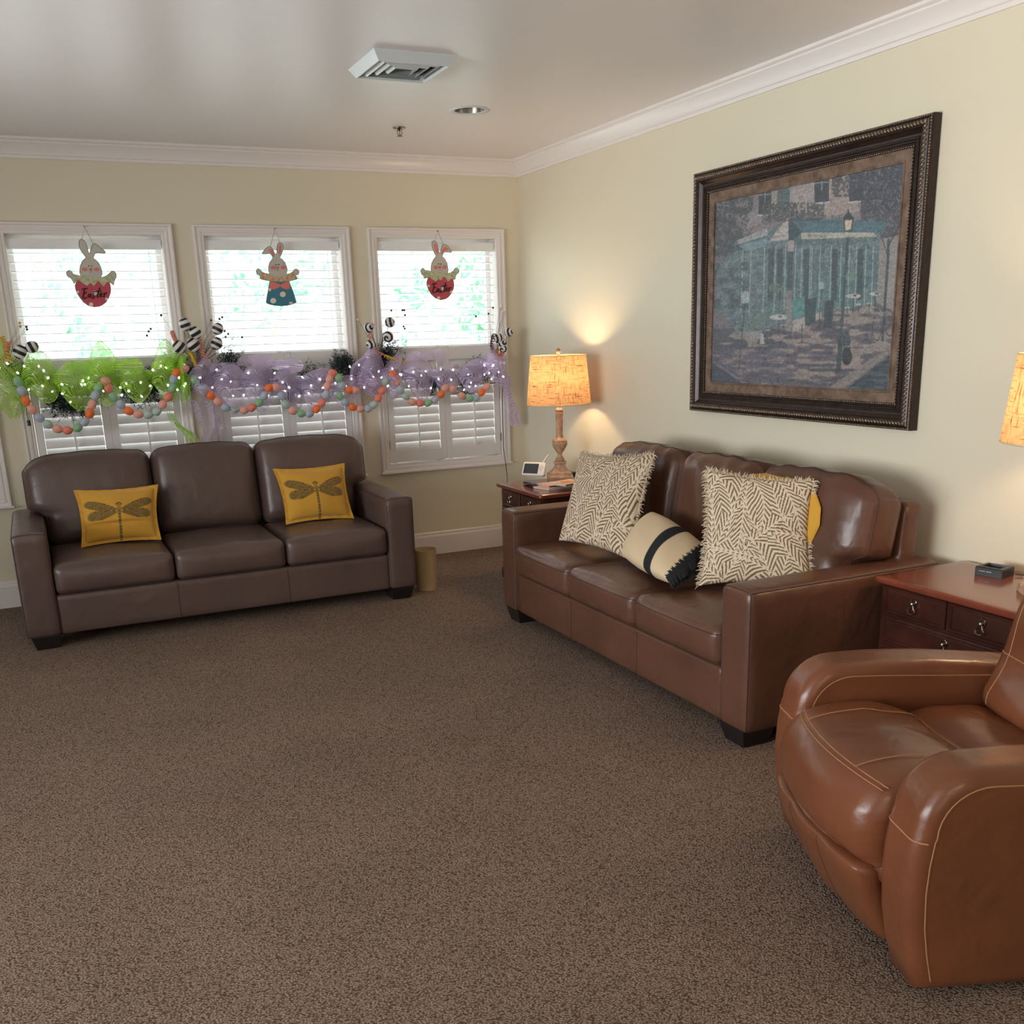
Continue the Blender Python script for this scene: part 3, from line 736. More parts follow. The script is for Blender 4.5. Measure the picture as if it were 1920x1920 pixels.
# ------------------------------------------------------------------ end tables
def end_table(label, loc, w_, d_, h_, rows):
    """front faces -x; origin at the floor, corner centre"""
    t = thing('end_table', label, 'table', loc, R(-90), 'cherry end tables with ring pulls')
    hw, hd = w_/2, d_/2
    mb = MB(); soft(mb, (w_, d_, .026), .008, None, (10, 10, 4), (0, 0, h_-.013)); build('table_top', mb, M['woodtop'], t, smooth=True, angle=80)
    mb = MB().box(-hw+.022, hw-.022, -hd+.030, hd-.02, .06, h_-.026).box(-hw+.014, hw-.014, -hd+.022, hd-.014, h_-.031, h_-.026).box(-hw+.012, hw-.012, -hd+.018, hd-.012, 0, .07)
    build('body', mb, M['wood'], t, bevel=.003)
    yf = -hd+.030
    spec = []
    zt = h_-.034; cols = [(-hw+.045, -.008), (.008, hw-.045)]
    for (x0, x1) in cols: spec.append((x0, x1, zt-.105, zt))
    z = zt-.118
    for r_ in range(rows): spec.append((-hw+.045, hw-.045, z-.100, z)); z -= .114
    for (x0, x1, z0, z1) in spec:
        mb = MB(); rect_sweep(mb, x0, x1, z0, z1, [(0, 0), (0, .007), (.004, .010), (.010, .010), (.013, .006), (.016, .008)], lambda a, b, o_: (a, yf-o_, b))
        mb.add([(x0+.016, yf-.008, z0+.016), (x1-.016, yf-.008, z0+.016), (x1-.016, yf-.008, z1-.016), (x0+.016, yf-.008, z1-.016)], [(0, 1, 2, 3)])
        dr = build('drawer', mb, M['wood'], t)
        cx, cz = (x0+x1)/2, (z0+z1)/2+.012
        mb = MB().ball((cx, yf-.018, cz), .008, 12, 8).tube([(cx, yf-.006, cz), (cx, yf-.018, cz)], .006, 8)
        mb.tube([(cx+.013*math.cos(a), yf-.012, cz+.004+.013*math.sin(a)) for a in [i*math.pi/6 for i in range(12)]], .0022, 6, close=True)
        ring = [(cx-.006, -.004), (cx-.010, -.016), (cx-.017, -.024), (cx-.014, -.034), (cx, -.038), (cx+.014, -.034), (cx+.017, -.024), (cx+.010, -.016), (cx+.006, -.004)]
        mb.tube([(a, yf-.021-.004*abs(b)*20, cz+b) for a, b in ring], .0026, 6)
        build('ring_pull', mb, M['steel'], dr, smooth=True)
    return t
end_table('cherry end table with ring pulls in the corner between the sofas', (-.405, -1.245, 0), .64, .52, .633, 4)
end_table('cherry end table with ring pulls between the brown sofa and recliner', (-.263, -4.43, 0), .68, .49, .642, 4)

# ------------------------------------------------------------------ lamps
def lamp(label, loc, power, rz, up=0):
    t = thing('table_lamp', label, 'lamp', loc, rz, 'linen shade table lamps')
    sq = [(.083, 0), (.083, .012), (.080, .014), (.083, .026), (.080, .034), (.072, .037), (.068, .045), (.070, .047), (.070, .054), (.060, .058), (.046, .072), (.036, .088), (.031, .104), (.033, .106), (.040, .112), (.040, .122), (.030, .124)]
    build('base', MB().lathe(sq, 8*6, sq=1, rot=R(45)), M['lampwood'], t, smooth=True, angle=30)
    st = [(.024, .120), (.029, .130), (.029, .140), (.022, .144), (.020, .152), (.015, .162), (.014, .170), (.020, .182), (.034, .202), (.046, .222), (.050, .234), (.050, .246), (.047, .250), (.049, .256), (.046, .264), (.034, .272), (.028, .276), (.024, .280), (.020, .300), (.0225, .36), (.024, .420), (.0235, .424), (.026, .428), (.026, .436), (.023, .440), (.025, .445), (.025, .456), (.020, .460), (.013, .470), (.013, .500)]
    build('stem', MB().lathe(st, 28), M['lampwood'], t, smooth=True, angle=30)
    z0, z1, r0, r1 = .492+up, .795+up*.6, .207, .178
    mb = MB(); vs = []; fs = []; n = 56; mrow = 6
    for j in range(mrow+1):
        for k in range(n):
            r_ = r0+(r1-r0)*j/mrow; a = 2*math.pi*k/n; vs.append((r_*math.cos(a), r_*math.sin(a), z0+(z1-z0)*j/mrow))
    for j in range(mrow):
        for k in range(n): fs.append((j*n+k, j*n+(k+1) % n, (j+1)*n+(k+1) % n, (j+1)*n+k))
    mb.add(vs, fs); sh = build('lamp_shade', mb, M['shade'], t, smooth=True, angle=80)
    mb = MB()
    for r_, z in ((r0, z0), (r1, z1)): mb.tube([(r_*math.cos(2*math.pi*k/48), r_*math.sin(2*math.pi*k/48), z) for k in range(48)], .0028, 5, close=True)
    for a in (0, 2.09, 4.19): mb.tube([(r1*math.cos(a), r1*math.sin(a), z1-.003), (.006*math.cos(a), .006*math.sin(a), z1-.012)], .0018, 5)
    build('shade_ring', mb, mat('cream_shade_trim', srgb(220, 196, 150), .7), sh)
    build('harp', MB().tube([(.03*math.sin(a), 0, .50+.14*(1-math.cos(a))) if 0 else (.045*math.sin(a), 0, .50+.29*a/math.pi) for a in [i*math.pi/12 for i in range(13)]], .0022, 5).tube([(-.045*math.sin(a), 0, .50+.29*a/math.pi) for a in [i*math.pi/12 for i in range(13)]], .0022, 5), M['steel'], t)
    build('finial', MB().lathe([(.004, .785), (.006, .798), (.005, .803), (.012, .810), (.016, .820), (.015, .830), (.008, .838), (.002, .841)], 16), M['lampwood'], t, smooth=True)
    build('light_bulb', MB().ball((0, 0, .62), .028, 16, 10, (1, 1, 1.25)), M['bulbglass'], t, smooth=True)
    l = bpy.data.lights.new('lamp_light', 'POINT'); l.energy = power; l.color = (1.0, .70, .40); l.shadow_soft_size = .05
    lo = bpy.data.objects.new('lamp_light', l); col.objects.link(lo); lo.parent = t; lo.location = (0, 0, .655)
    return t
lamp('lit table lamp with turned wood base on the corner end table', (-.262, -1.065, .6335), 15, R(20))
lamp('lit table lamp mostly cut off by the right edge of the view', (-.235, -4.635, .6425), 15, R(10), .04)

# ------------------------------------------------------------------ framed picture
def painting():
    ya, yb, za, zb = -3.775, -2.205, 1.134, 2.345
    t = thing('framed_picture', 'large café street scene picture in an ornate dark bronze frame', 'picture', (0, (ya+yb)/2, za)); L = Vector(t.location)
    pl = lambda a, b, o_: Vector((-o_, a, b))-L
    prof = [(0, .004), (0, .042), (.004, .048), (.010, .050), (.014, .047), (.016, .050), (.030, .058), (.044, .052), (.047, .046), (.062, .034), (.070, .032), (.072, .037), (.080, .037), (.082, .032), (.090, .032), (.092, .027), (.098, .027), (.100, .031), (.106, .031), (.108, .022)]
    mb = MB(); rect_sweep(mb, ya, yb, za, zb, prof, pl); build('frame', mb, M['frame'], t, smooth=True, angle=20)
    mb = MB(); rect_sweep(mb, ya, yb, za, zb, [(.106, .024), (.148, .021), (.150, .025), (.156, .025), (.158, .012)], pl); build('liner', mb, M['liner'], t, smooth=True, angle=20)
    # carved ornament: rope of small leaves
    mb = MB()
    def along(ins, out, step, r_, sc, tilt):
        a0, a1, b0, b1 = ya+ins, yb-ins, za+ins, zb-ins
        for (p, q) in (((a0, b0), (a1, b0)), ((a1, b0), (a1, b1)), ((a1, b1), (a0, b1)), ((a0, b1), (a0, b0))):
            Ln = math.hypot(q[0]-p[0], q[1]-p[1]); k = int(Ln/step); an = math.atan2(q[1]-p[1], q[0]-p[0])
            for i in range(k+1):
                f = i/k; c = pl(p[0]+(q[0]-p[0])*f, p[1]+(q[1]-p[1])*f, out)
                Mx = Matrix.Rotation(an+tilt*(1 if i % 2 or tilt < 1 else -1), 3, 'X')
                mb.ball(c, r_, 6, 4, (sc[0], sc[1], sc[2]), Mx)
    along(.029, .056, .017, .0095, (.75, 1.35, .62), .8)
    along(.007, .049, .011, .0050, (.9, .95, .9), 0)
    build('carved_ornament', mb, M['frameorn'], t, smooth=True, angle=80)
    mb = MB(); along(.103, .031, .013, .0050, (.8, 1.15, .8), .6)
    build('bead_trim', mb, M['frameorn'], t, smooth=True, angle=80)
    # canvas, painted per vertex
    u0, u1, v0, v1 = ya+.156, yb-.156, za+.156-.02, zb-.156+.02
    u0, u1, v0, v1 = -3.63, -2.36, 1.275, 2.205
    NU, NV = 420, 310
    s_, r_ = np.meshgrid(np.linspace(0, 1, NU+1), np.linspace(0, 1, NV+1)); s_ = s_.ravel(); r_ = r_.ravel()   # s: 0 window side; r: 0 bottom
    # homography from the unit square (TL,TR,BR,BL) to the drawing's own coordinates
    dst = [(215, 568), (1262, 345), (1180, 1665), (195, 1605)]; src = [(0, 1), (1, 1), (1, 0), (0, 0)]
    A = []; B = []
    for (x, y), (X, Y) in zip(src, dst):
        A.append([x, y, 1, 0, 0, 0, -X*x, -X*y]); B.append(X); A.append([0, 0, 0, x, y, 1, -Y*x, -Y*y]); B.append(Y)
    hh = np.linalg.solve(np.array(A, float), np.array(B, float)); dn = hh[6]*s_+hh[7]*r_+1
    X = (hh[0]*s_+hh[1]*r_+hh[2])/dn; Y = (hh[3]*s_+hh[4]*r_+hh[5])/dn
    rng = np.random.RandomState(5); N = X.size
    def noise(sx, sy, seed):
        g = np.random.RandomState(seed); gx, gy = 140, 140; G = g.rand(gy, gx)
        x = (X/sx) % (gx-1); y = (Y/sy) % (gy-1); xi = x.astype(int); yi = y.astype(int); fx = x-xi; fy = y-yi; fx = fx*fx*(3-2*fx); fy = fy*fy*(3-2*fy)
        return G[yi, xi]*(1-fx)*(1-fy)+G[yi, xi+1]*fx*(1-fy)+G[yi+1, xi]*(1-fx)*fy+G[yi+1, xi+1]*fx*fy
    C_ = np.zeros((N, 3)); c_ = lambda r, g, b: np.array(srgb(r, g, b)[:3])
    def poly(pts):
        ins = np.zeros(N, bool); n = len(pts)
        for i in range(n):
            x1, y1 = pts[i]; x2, y2 = pts[(i+1) % n]
            if y1 == y2: continue
            k = ((y1 > Y) != (y2 > Y)) & (X < (x2-x1)*(Y-y1)/(y2-y1)+x1); ins ^= k
        return ins
    def fill(m_, c, al=1.0):
        C_[m_] = C_[m_]*(1-al)+c*al
    def line(x1, y1, x2, y2, w1, c, al=.9):
        dx, dy = x2-x1, y2-y1; L2 = dx*dx+dy*dy; t_ = np.clip(((X-x1)*dx+(Y-y1)*dy)/L2, 0, 1); d = np.hypot(X-x1-t_*dx, Y-y1-t_*dy); fill(d < w1/2, c, al)
    def ell(cx, cy, a, b): return ((X-cx)/a)**2+((Y-cy)/b)**2 < 1
    C_[:] = c_(118, 112, 118)
    n1 = noise(38, 30, 1); n2 = noise(9, 11, 2); n3 = noise(5, 5, 3); n4 = noise(70, 14, 4)
    wallm = Y < 760; fill(wallm & (n2 > .3), c_(146, 134, 136), .8)
    fill(poly([(620, 440), (860, 410), (830, 660), (620, 640)]), c_(176, 166, 164), .8); fill(poly([(830, 420), (960, 400), (1000, 640), (820, 670)]), c_(190, 166, 150), .6)
    fill(poly([(400, 640), (520, 600), (480, 700), (380, 740)]), c_(156, 146, 158), .7)
    for (x, y, w_, h_) in ((755, 455, 80, 140), (945, 440, 80, 150), (450, 520, 70, 140)):
        fill(poly([(x, y), (x+w_, y-8), (x+w_, y+h_-8), (x, y+h_)]), c_(70, 76, 88)); line(x-3, y+h_, x+w_+3, y+h_-6, 9, c_(196, 194, 196))
        for q in range(6): line(x+8+q*w_/7, y+h_*.45, x+8+q*w_/7, y+h_-10, 3, c_(44, 50, 60))
        line(x+w_*.5, y, x+w_*.5, y+h_*.5, 4, c_(170, 172, 178)); line(x, y+h_*.2, x+w_, y+h_*.2-6, 4, c_(170, 172, 178))
    fill(poly([(555, 520), (620, 500), (620, 640), (555, 640)]), c_(84, 108, 116)); fill(poly([(520, 530), (548, 524), (548, 640), (520, 640)]), c_(170, 160, 140))
    # trees
    fill(((X < 420) & (Y < 1000) & (n1+n2*.7 > .72)) | ((X < 330) & (Y < 820) & (n2 > .35)), c_(66, 76, 84), .85)
    fill(((X > 850) & (Y < 800) & (n1*.8+n2 > .80-(X-850)/1500)) & ~((X < 1010) & (Y > 560)), c_(68, 74, 88), .85)
    fill((X > 1040) & (Y < 640) & (n2 > .25), c_(62, 68, 82), .7); fill((X > 1050) & (Y < 760) & (n3 > .82), c_(150, 146, 156), .8)
    fill((Y < 620) & (X < 420) & (n3 > .84), c_(150, 150, 160), .7)
    # shop front
    shop = poly([(330, 800), (500, 740), (620, 700), (1120, 760), (1110, 1150), (860, 1190), (640, 1240), (500, 1290), (330, 1290), (225, 1180), (225, 960)])
    fill(shop, c_(94, 122, 128)); fill(shop & (n2 > .55), c_(126, 152, 154), .6); fill(shop & (n1 > .6), c_(76, 98, 110), .5)
    fill(poly([(500, 1000), (760, 1000), (1100, 960), (1080, 1160), (640, 1240), (480, 1230)]) & (n1 > .35), c_(70, 130, 120), .4)
    for x in (365, 410, 485, 545, 600, 655, 690, 735, 745, 790, 850, 905, 950, 990, 1040, 1080):
        line(x, 830, x-8, 1200-(x-400)*.05, 5, c_(146, 184, 184), .9)
    for x in (520, 570, 625, 715, 870, 1010): fill(poly([(x-16, 850), (x+16, 848), (x+12, 1130), (x-18, 1140)]), c_(52, 70, 80), .8)
    fill(poly([(640, 1130), (705, 1110), (705, 1225), (640, 1240)]), c_(70, 150, 150)); fill(poly([(640, 1245), (800, 1200), (800, 1270), (640, 1310)]), c_(182, 170, 160), .9)
    fill(poly([(705, 1130), (770, 1120), (765, 1265), (708, 1280)]), c_(58, 84, 86)); fill(poly([(600, 1080), (636, 1080), (636, 1330), (600, 1340)]), c_(160, 150, 146), .6)
    fill((X < 400) & (Y < 1180) & (n1+n2*.8 > .95+(X-215)/700), c_(66, 78, 86), .8)
    # awnings and signs
    fill(poly([(620, 670), (920, 690), (1150, 700), (1130, 770), (700, 760)]), c_(72, 122, 136)); fill(poly([(620, 670), (690, 760), (640, 800), (612, 800)]), c_(52, 84, 96))
    fill(poly([(515, 790), (612, 672), (614, 795), (515, 808)]), c_(190, 178, 172)); fill(poly([(330, 800), (500, 730), (500, 770), (345, 818)]), c_(166, 166, 168)); fill(poly([(345, 830), (495, 785), (495, 830), (380, 860)]), c_(112, 154, 166))
    fill(poly([(685, 758), (1080, 758), (1100, 782), (685, 794)]), c_(186, 182, 166)); fill(poly([(612, 800), (645, 800), (645, 862), (612, 862)]), c_(176, 160, 160))
    for i in range(13): line(722+i*7.5, 768, 724+i*7.5, 784, 4, c_(104, 96, 100), .9 if i % 4 != 3 else .4)
    for i in range(9): line(526+i*9, 782-i*.7, 528+i*9, 776-i*.7, 4, c_(120, 110, 112), .8)
    for i in range(8): line(380+i*14, 795-i*6, 386+i*14, 786-i*6, 4, c_(106, 106, 116), .7)
    fill((np.abs(X-640) < 170) & (Y > 590) & (Y < 690+np.abs(X-640)*.08) & (n2 > .35), c_(70, 84, 84), .9); fill((np.abs(X-640) < 170) & (Y > 600) & (Y < 690) & (n3 > .8), c_(160, 120, 120), .9)
    # pavement
    pave = poly([(205, 1400), (330, 1300), (640, 1320), (860, 1200), (1190, 1150), (1190, 1400), (800, 1665), (195, 1640)]); fill(pave, c_(112, 100, 110)); fill(poly([(205, 1290), (500, 1290), (640, 1310), (600, 1420), (205, 1440)]), c_(84, 86, 100))
    fill(pave & (n4 > .58), c_(168, 150, 136), .75); fill(pave & (n4 < .34), c_(80, 78, 92), .7); fill(pave & (X < 600) & (Y > 1400) & (n2 > .4), c_(104, 102, 124), .6)
    fill(poly([(195, 1480), (380, 1605), (195, 1620)]), c_(72, 84, 100)); line(205, 1475, 400, 1612, 9, c_(126, 128, 144))
    fill(poly([(900, 1660), (1190, 1430), (1190, 1700)]), c_(56, 68, 80)); fill(poly([(820, 1640), (1185, 1385), (1190, 1420), (880, 1660)]), c_(150, 136, 124), .8)
    fill(poly([(900, 1660), (1190, 1430), (1190, 1700)]) & (n4 > .62), c_(92, 102, 112), .7)
    fill(poly([(1115, 800), (1230, 770), (1200, 1200), (1100, 1150)]), c_(164, 158, 148), .75)
    # tree on the right, bicycle, lamp post
    line(1165, 800, 1135, 1360, 15, c_(58, 76, 84)); line(1165, 830, 1230, 700, 8, c_(58, 72, 82)); line(1160, 900, 1120, 760, 6, c_(58, 72, 82))
    for (cx, cy) in ((1103, 1290), (1172, 1265)):
        e = ((X-cx)/25)**2+((Y-cy)/74)**2; fill((e < 1) & (e > .83), c_(38, 44, 50))
    line(1103, 1210, 1172, 1200, 4, c_(150, 152, 156)); line(1110, 1180, 1140, 1215, 5, c_(150, 152, 156))
    line(940, 790, 903, 1390, 15, c_(48, 84, 88)); line(903, 1380, 893, 1520, 26, c_(42, 74, 80)); line(880, 1528, 912, 1524, 12, c_(42, 74, 80))
    fill(poly([(912, 678), (972, 680), (960, 752), (920, 752)]), c_(60, 80, 88)); fill(poly([(922, 688), (962, 690), (955, 744), (926, 744)]), c_(226, 190, 160)); fill(poly([(908, 680), (942, 640), (978, 682)]), c_(48, 70, 78)); line(942, 630, 942, 650, 8, c_(48, 70, 78))
    # cafe tables, planter, hydrant, menu board
    for (cx, cy, a, b) in ((563, 1228, 50, 15), (972, 1112, 42, 12), (1092, 1102, 34, 9)):
        line(cx, cy, cx, cy+100, 5, c_(52, 60, 66)); fill(ell(cx, cy, a, b), c_(186, 188, 184)); fill(ell(cx+8, cy-3, 10, 5), c_(104, 84, 80))
    for (cx, cy) in ((590, 1272), (940, 1178), (1000, 1160), (1060, 1155), (500, 1300)): fill(ell(cx, cy, 16, 5), c_(176, 180, 180)); line(cx, cy, cx, cy+50, 4, c_(58, 66, 72))
    fill(poly([(368, 1300), (475, 1305), (470, 1350), (385, 1340)]), c_(146, 148, 152)); fill((np.abs(X-430) < 60) & (np.abs(Y-1260) < 45) & (n3 > .4), c_(104, 132, 118))
    fill(poly([(465, 1330), (482, 1330), (486, 1378), (462, 1378)]), c_(176, 176, 180)); fill(ell(473, 1328, 7, 10), c_(186, 186, 190))
    fill(poly([(362, 1088), (405, 1080), (398, 1148), (355, 1152)]), c_(170, 186, 184)); fill(poly([(785, 1035), (812, 1030), (810, 1070), (785, 1075)]), c_(160, 182, 176))
    line(378, 1150, 345, 1520, 5, c_(58, 66, 78)); fill(poly([(322, 1280), (350, 1278), (350, 1330), (322, 1332)]), c_(124, 132, 140))
    fill(poly([(815, 1140), (868, 1130), (855, 1290), (812, 1290)]), c_(56, 74, 78))
    for (x0_, y0_, x1_, y1_) in ((540, 1060, 530, 1220), (560, 1060, 556, 1215), (580, 1060, 580, 1210), (600, 1060, 602, 1205)): line(x0_, y0_, x1_, y1_, 4, c_(130, 134, 128))
    fill(ell(545, 1065, 36, 26) & (n3 > .35), c_(104, 128, 112))
    fill(ell(960, 1005, 32, 24) & (n3 > .4), c_(112, 146, 130)); fill(ell(937, 1400, 20, 100) & (n3 > .4), c_(52, 76, 82)); fill(ell(940, 1450, 28, 50), c_(52, 52, 66))
    for (x, y) in ((790, 1200), (693, 1270)): line(x, y, x-2, y+95, 5, c_(64, 72, 80))
    # brush strokes and canvas grain
    br = (noise(4, 7, 9)-.5)*.5+(noise(14, 6, 10)-.5)*.4+(noise(3, 3, 12)-.5)*.25
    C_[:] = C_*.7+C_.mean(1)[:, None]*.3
    C_[:] = np.clip((C_*.72+c_(118, 128, 136)*.16)*(1+br[:, None]), 0, 1)  # blue-grey mix: window reflection haze put into the print's own muted colours
    mb = MB(); ys = u1-(u1-u0)*s_; zs = v0+(v1-v0)*r_
    vs = [(-.018, y-L.y, z-L.z) for y, z in zip(ys, zs)]; W1 = NU+1
    fs = [(j*W1+i, j*W1+i+1, (j+1)*W1+i+1, (j+1)*W1+i) for j in range(NV) for i in range(NU)]
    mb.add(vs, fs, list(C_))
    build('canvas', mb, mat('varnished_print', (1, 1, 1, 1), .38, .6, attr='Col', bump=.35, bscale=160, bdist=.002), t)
    build('backing_board', MB().box(-.012, -.001, -(yb-ya)/2+.06, (yb-ya)/2-.06, .06, zb-za-.06), M['dark'], t)
painting()

# ------------------------------------------------------------------ ceiling fittings
def vent():
    cx, cy = -1.643, -2.25
    t = thing('ceiling_vent', 'square white louvred air vent protruding from the ceiling', 'vent', (cx, cy, H)); a, b = .188, .165
    mb = MB(); rect_sweep(mb, -a, a, -a, a, [(0, 0), (0, .004), (.026, .040), (.030, .040), (.034, .014)], lambda x, y, o_: (x, y, -o_)); build('frame', mb, M['metalvent'], t)
    build('duct_opening', MB().box(-.165, .165, -.165, .165, -.006, -.001), M['dark'], t)
    for i, hw in enumerate((.128, .092, .054)):
        mb = MB(); rect_sweep(mb, -hw, hw, -hw, hw, [(-.016, .010), (0, .036), (.006, .038), (.002, .034)], lambda x, y, o_: (x, y, -o_)); build('louver_ring', mb, M['metalvent'], t)
vent()
t = thing('recessed_light', 'unlit round recessed downlight in the ceiling near the corner', 'light', (hx, hy, H))
build('trim_ring', MB().lathe([(.080, .004), (.084, -.004), (.104, -.006), (.112, -.002), (.112, .0)], 40, cap=False), M['metalvent'], t, smooth=True)
build('reflector', MB().lathe([(.080, 0), (.076, .03), (.066, .07), (.052, .09), (.001, .092)], 40, cap=False), mat('satin_reflector', srgb(150, 146, 138), .25, metal=.8), t, smooth=True)
t = thing('fire_sprinkler', 'small metal fire sprinkler head hanging from the ceiling', 'sprinkler', (-1.185, -.891, H))
build('escutcheon', MB().lathe([(.036, 0), (.034, -.006), (.016, -.012), (.012, -.018)], 24), M['chrome'], t, smooth=True)
mb = MB()
for s in (-1, 1): mb.tube([(s*.010, 0, -.014), (s*.014, 0, -.024), (s*.012, 0, -.038), (0, 0, -.046)], .0026, 6)
build('sprinkler_frame', mb, M['chrome'], t); build('deflector', MB().lathe([(.004, -.044), (.017, -.047), (.017, -.049)], 16), M['chrome'], t)
build('glass_tube', MB().tube([(0, 0, -.014), (0, 0, -.042)], .0025, 6), mat('red_glass', srgb(160, 60, 40), .1), t)

# ------------------------------------------------------------------ small things
t = thing('waste_bin', 'small beige cylindrical waste bin on the carpet beside the sofa arm', 'bin', (-1.195, -.965, 0))
build('bin_body', MB().lathe([(.001, .006), (.060, .006), (.060, 0), (.064, 0), (.072, .255), (.074, .262), (.070, .262), (.062, .012), (.001, .012)], 40, cap=False), M['bin'], t, smooth=True, angle=50)

tz = .6335
def slab(name, label, cat, p_, size, rz, material, edge=None, group=None, bev=.004):
    t = thing(name, label, cat, p_, rz, group); build('body', MB().box(-size[0]/2, size[0]/2, -size[1]/2, size[1]/2, 0, size[2]), material, t, bevel=bev); return t
# baby monitor
t = thing('video_monitor', 'white handheld video monitor with a dark screen propped on the corner table', 'monitor', (-.415, -.985, tz+.0245), R(-52))
Mt = Matrix.Rotation(R(-28), 4, 'X'); hw, hh_ = .080, .095
mb = MB(); fn = soft(mb, (.165, .018, .095), .012, lambda p, u: Mt.to_3x3() @ p, (16, 6, 10), (0, 0, .052)); build('casing', mb, M['white'], t, smooth=True, angle=80)
q = lambda x, z, o_=-.0100: (Mt.to_3x3() @ Vector((x, o_, z)))+Vector((0, 0, .052))
build('screen', MB().plate([q(-.068, -.035), q(.036, -.035), q(.036, .033), q(-.068, .033)], Mt.to_3x3() @ Vector((0, .002, 0))), M['screen'], t)
mb = MB()
for i in range(4): mb.ball(q(.058+.010*math.cos(i*1.57), .005+.012*math.sin(i*1.57)), .0035, 8, 6)
build('button', mb, mat('grey_button', srgb(186, 176, 170), .5), t)
build('antenna', MB().tube([q(.055, .042, 0), q(.085, .105, .006)], .0055, 10), M['white'], t, smooth=True)
build('stand', MB().box(-.06, .06, .0, .05, .0, .012), M['white'], t, bevel=.003)
# remote
t = thing('remote_control', 'black television remote lying in front of the white monitor', 'remote control', (-.535, -1.195, tz), R(-96))
prof = [(-.10, .020), (-.06, .024), (0, .0245), (.06, .024), (.10, .018), (.105, .010), (.10, .002), (.06, .010), (0, .014), (-.05, .008), (-.08, .001), (-.10, .001), (-.105, .012)]
mb = MB(); prism_soft(mb, prof, .048, .006, 3); mb.v = [(-p[1], p[0], p[2]) for p in mb.v]; build('casing', mb, M['black'], t, smooth=True, angle=50)
mb = MB()
for i in range(9):
    for j in (-1, 0, 1): mb.box(-.085+i*.019, -.075+i*.019, j*.013-.004, j*.013+.004, .0235, .0275)
build('button', mb, mat('grey_rubber_button', srgb(150, 146, 156), .5), t)
# books
def book(label, p_, size, rz, cover, page):
    t = thing('booklet', label, 'book', p_, rz, 'books stacked on the corner table'); a, b, h_ = size
    build('cover', MB().box(-a/2, a/2, -b/2, b/2, h_-.002, h_).box(-a/2, a/2, -b/2, b/2, 0, .002).box(-a/2, -a/2+.002, -b/2, b/2, 0, h_), cover, t)
    build('pages', MB().box(-a/2+.002, a/2-.003, -b/2+.003, b/2-.003, .002, h_-.002), page, t); return t
pg = mat('white_pages', srgb(226, 214, 204), .8); dk = mat('dark_page_block', srgb(70, 58, 54), .6)
book('lowest cream book under the magazines on the corner table', (-.455, -1.335, tz), (.20, .15, .014), R(14), mat('cream_cover', srgb(222, 200, 186), .4), pg)
book('pink covered book lying on the lowest cream book', (-.44, -1.33, tz+.0142), (.19, .14, .012), R(8), mat('pale_pink_cover', srgb(220, 176, 156), .35), dk)
t = book('top booklet with an orange picture on its cover', (-.385, -1.395, tz+.0264), (.20, .15, .012), R(20), mat('white_cover', srgb(232, 208, 190), .3), dk)
build('cover_picture', MB().lathe([(.055, .0122), (.055, .0128)], 24, (0.0, -.01, 0)), mat('orange_print', srgb(226, 120, 60), .3, col2=srgb(240, 180, 120), vscale=30), t)
slab('set_top_box', 'low black electronic box behind the white monitor on the corner table', 'electronic box', (-.20, -.97, tz), (.16, .12, .035), R(10), M['black'])
# dock on the near table
t = thing('charging_dock', 'black square charging dock with an open well on the near end table', 'charging dock', (-.135, -4.325, .6425), R(-78))
mb = MB(); rect_sweep(mb, -.052, .052, -.045, .045, [(0, 0), (0, .030), (.003, .034), (.016, .034), (.020, .012)], lambda x, y, o_: (x, y, o_)); mb.box(-.04, .04, -.03, .03, .002, .012)
dk_ = build('casing', mb, M['black'], t)
mb = MB()
for i in range(14):
    if i != 7: mb.box(-.036+i*.0034, -.0338+i*.0034, -.0458, -.0452, .017, .0195)
build('lettering', mb, mat('white_print', srgb(200, 200, 204), .5), t)
p0 = Vector((-.09, -4.375, .647)); tag(build('charger_cable', MB().tube([(-.09, -4.378, .650), (-.05, -4.42, .647), (-.04, -4.47, .6455), (-.045, -4.52, .6455), (-.03, -4.60, .6455), (-.012, -4.66, .6455)], .002, 6), M['cord'], smooth=True), 'thin black cable running from the charging dock behind the lamp', 'cable')

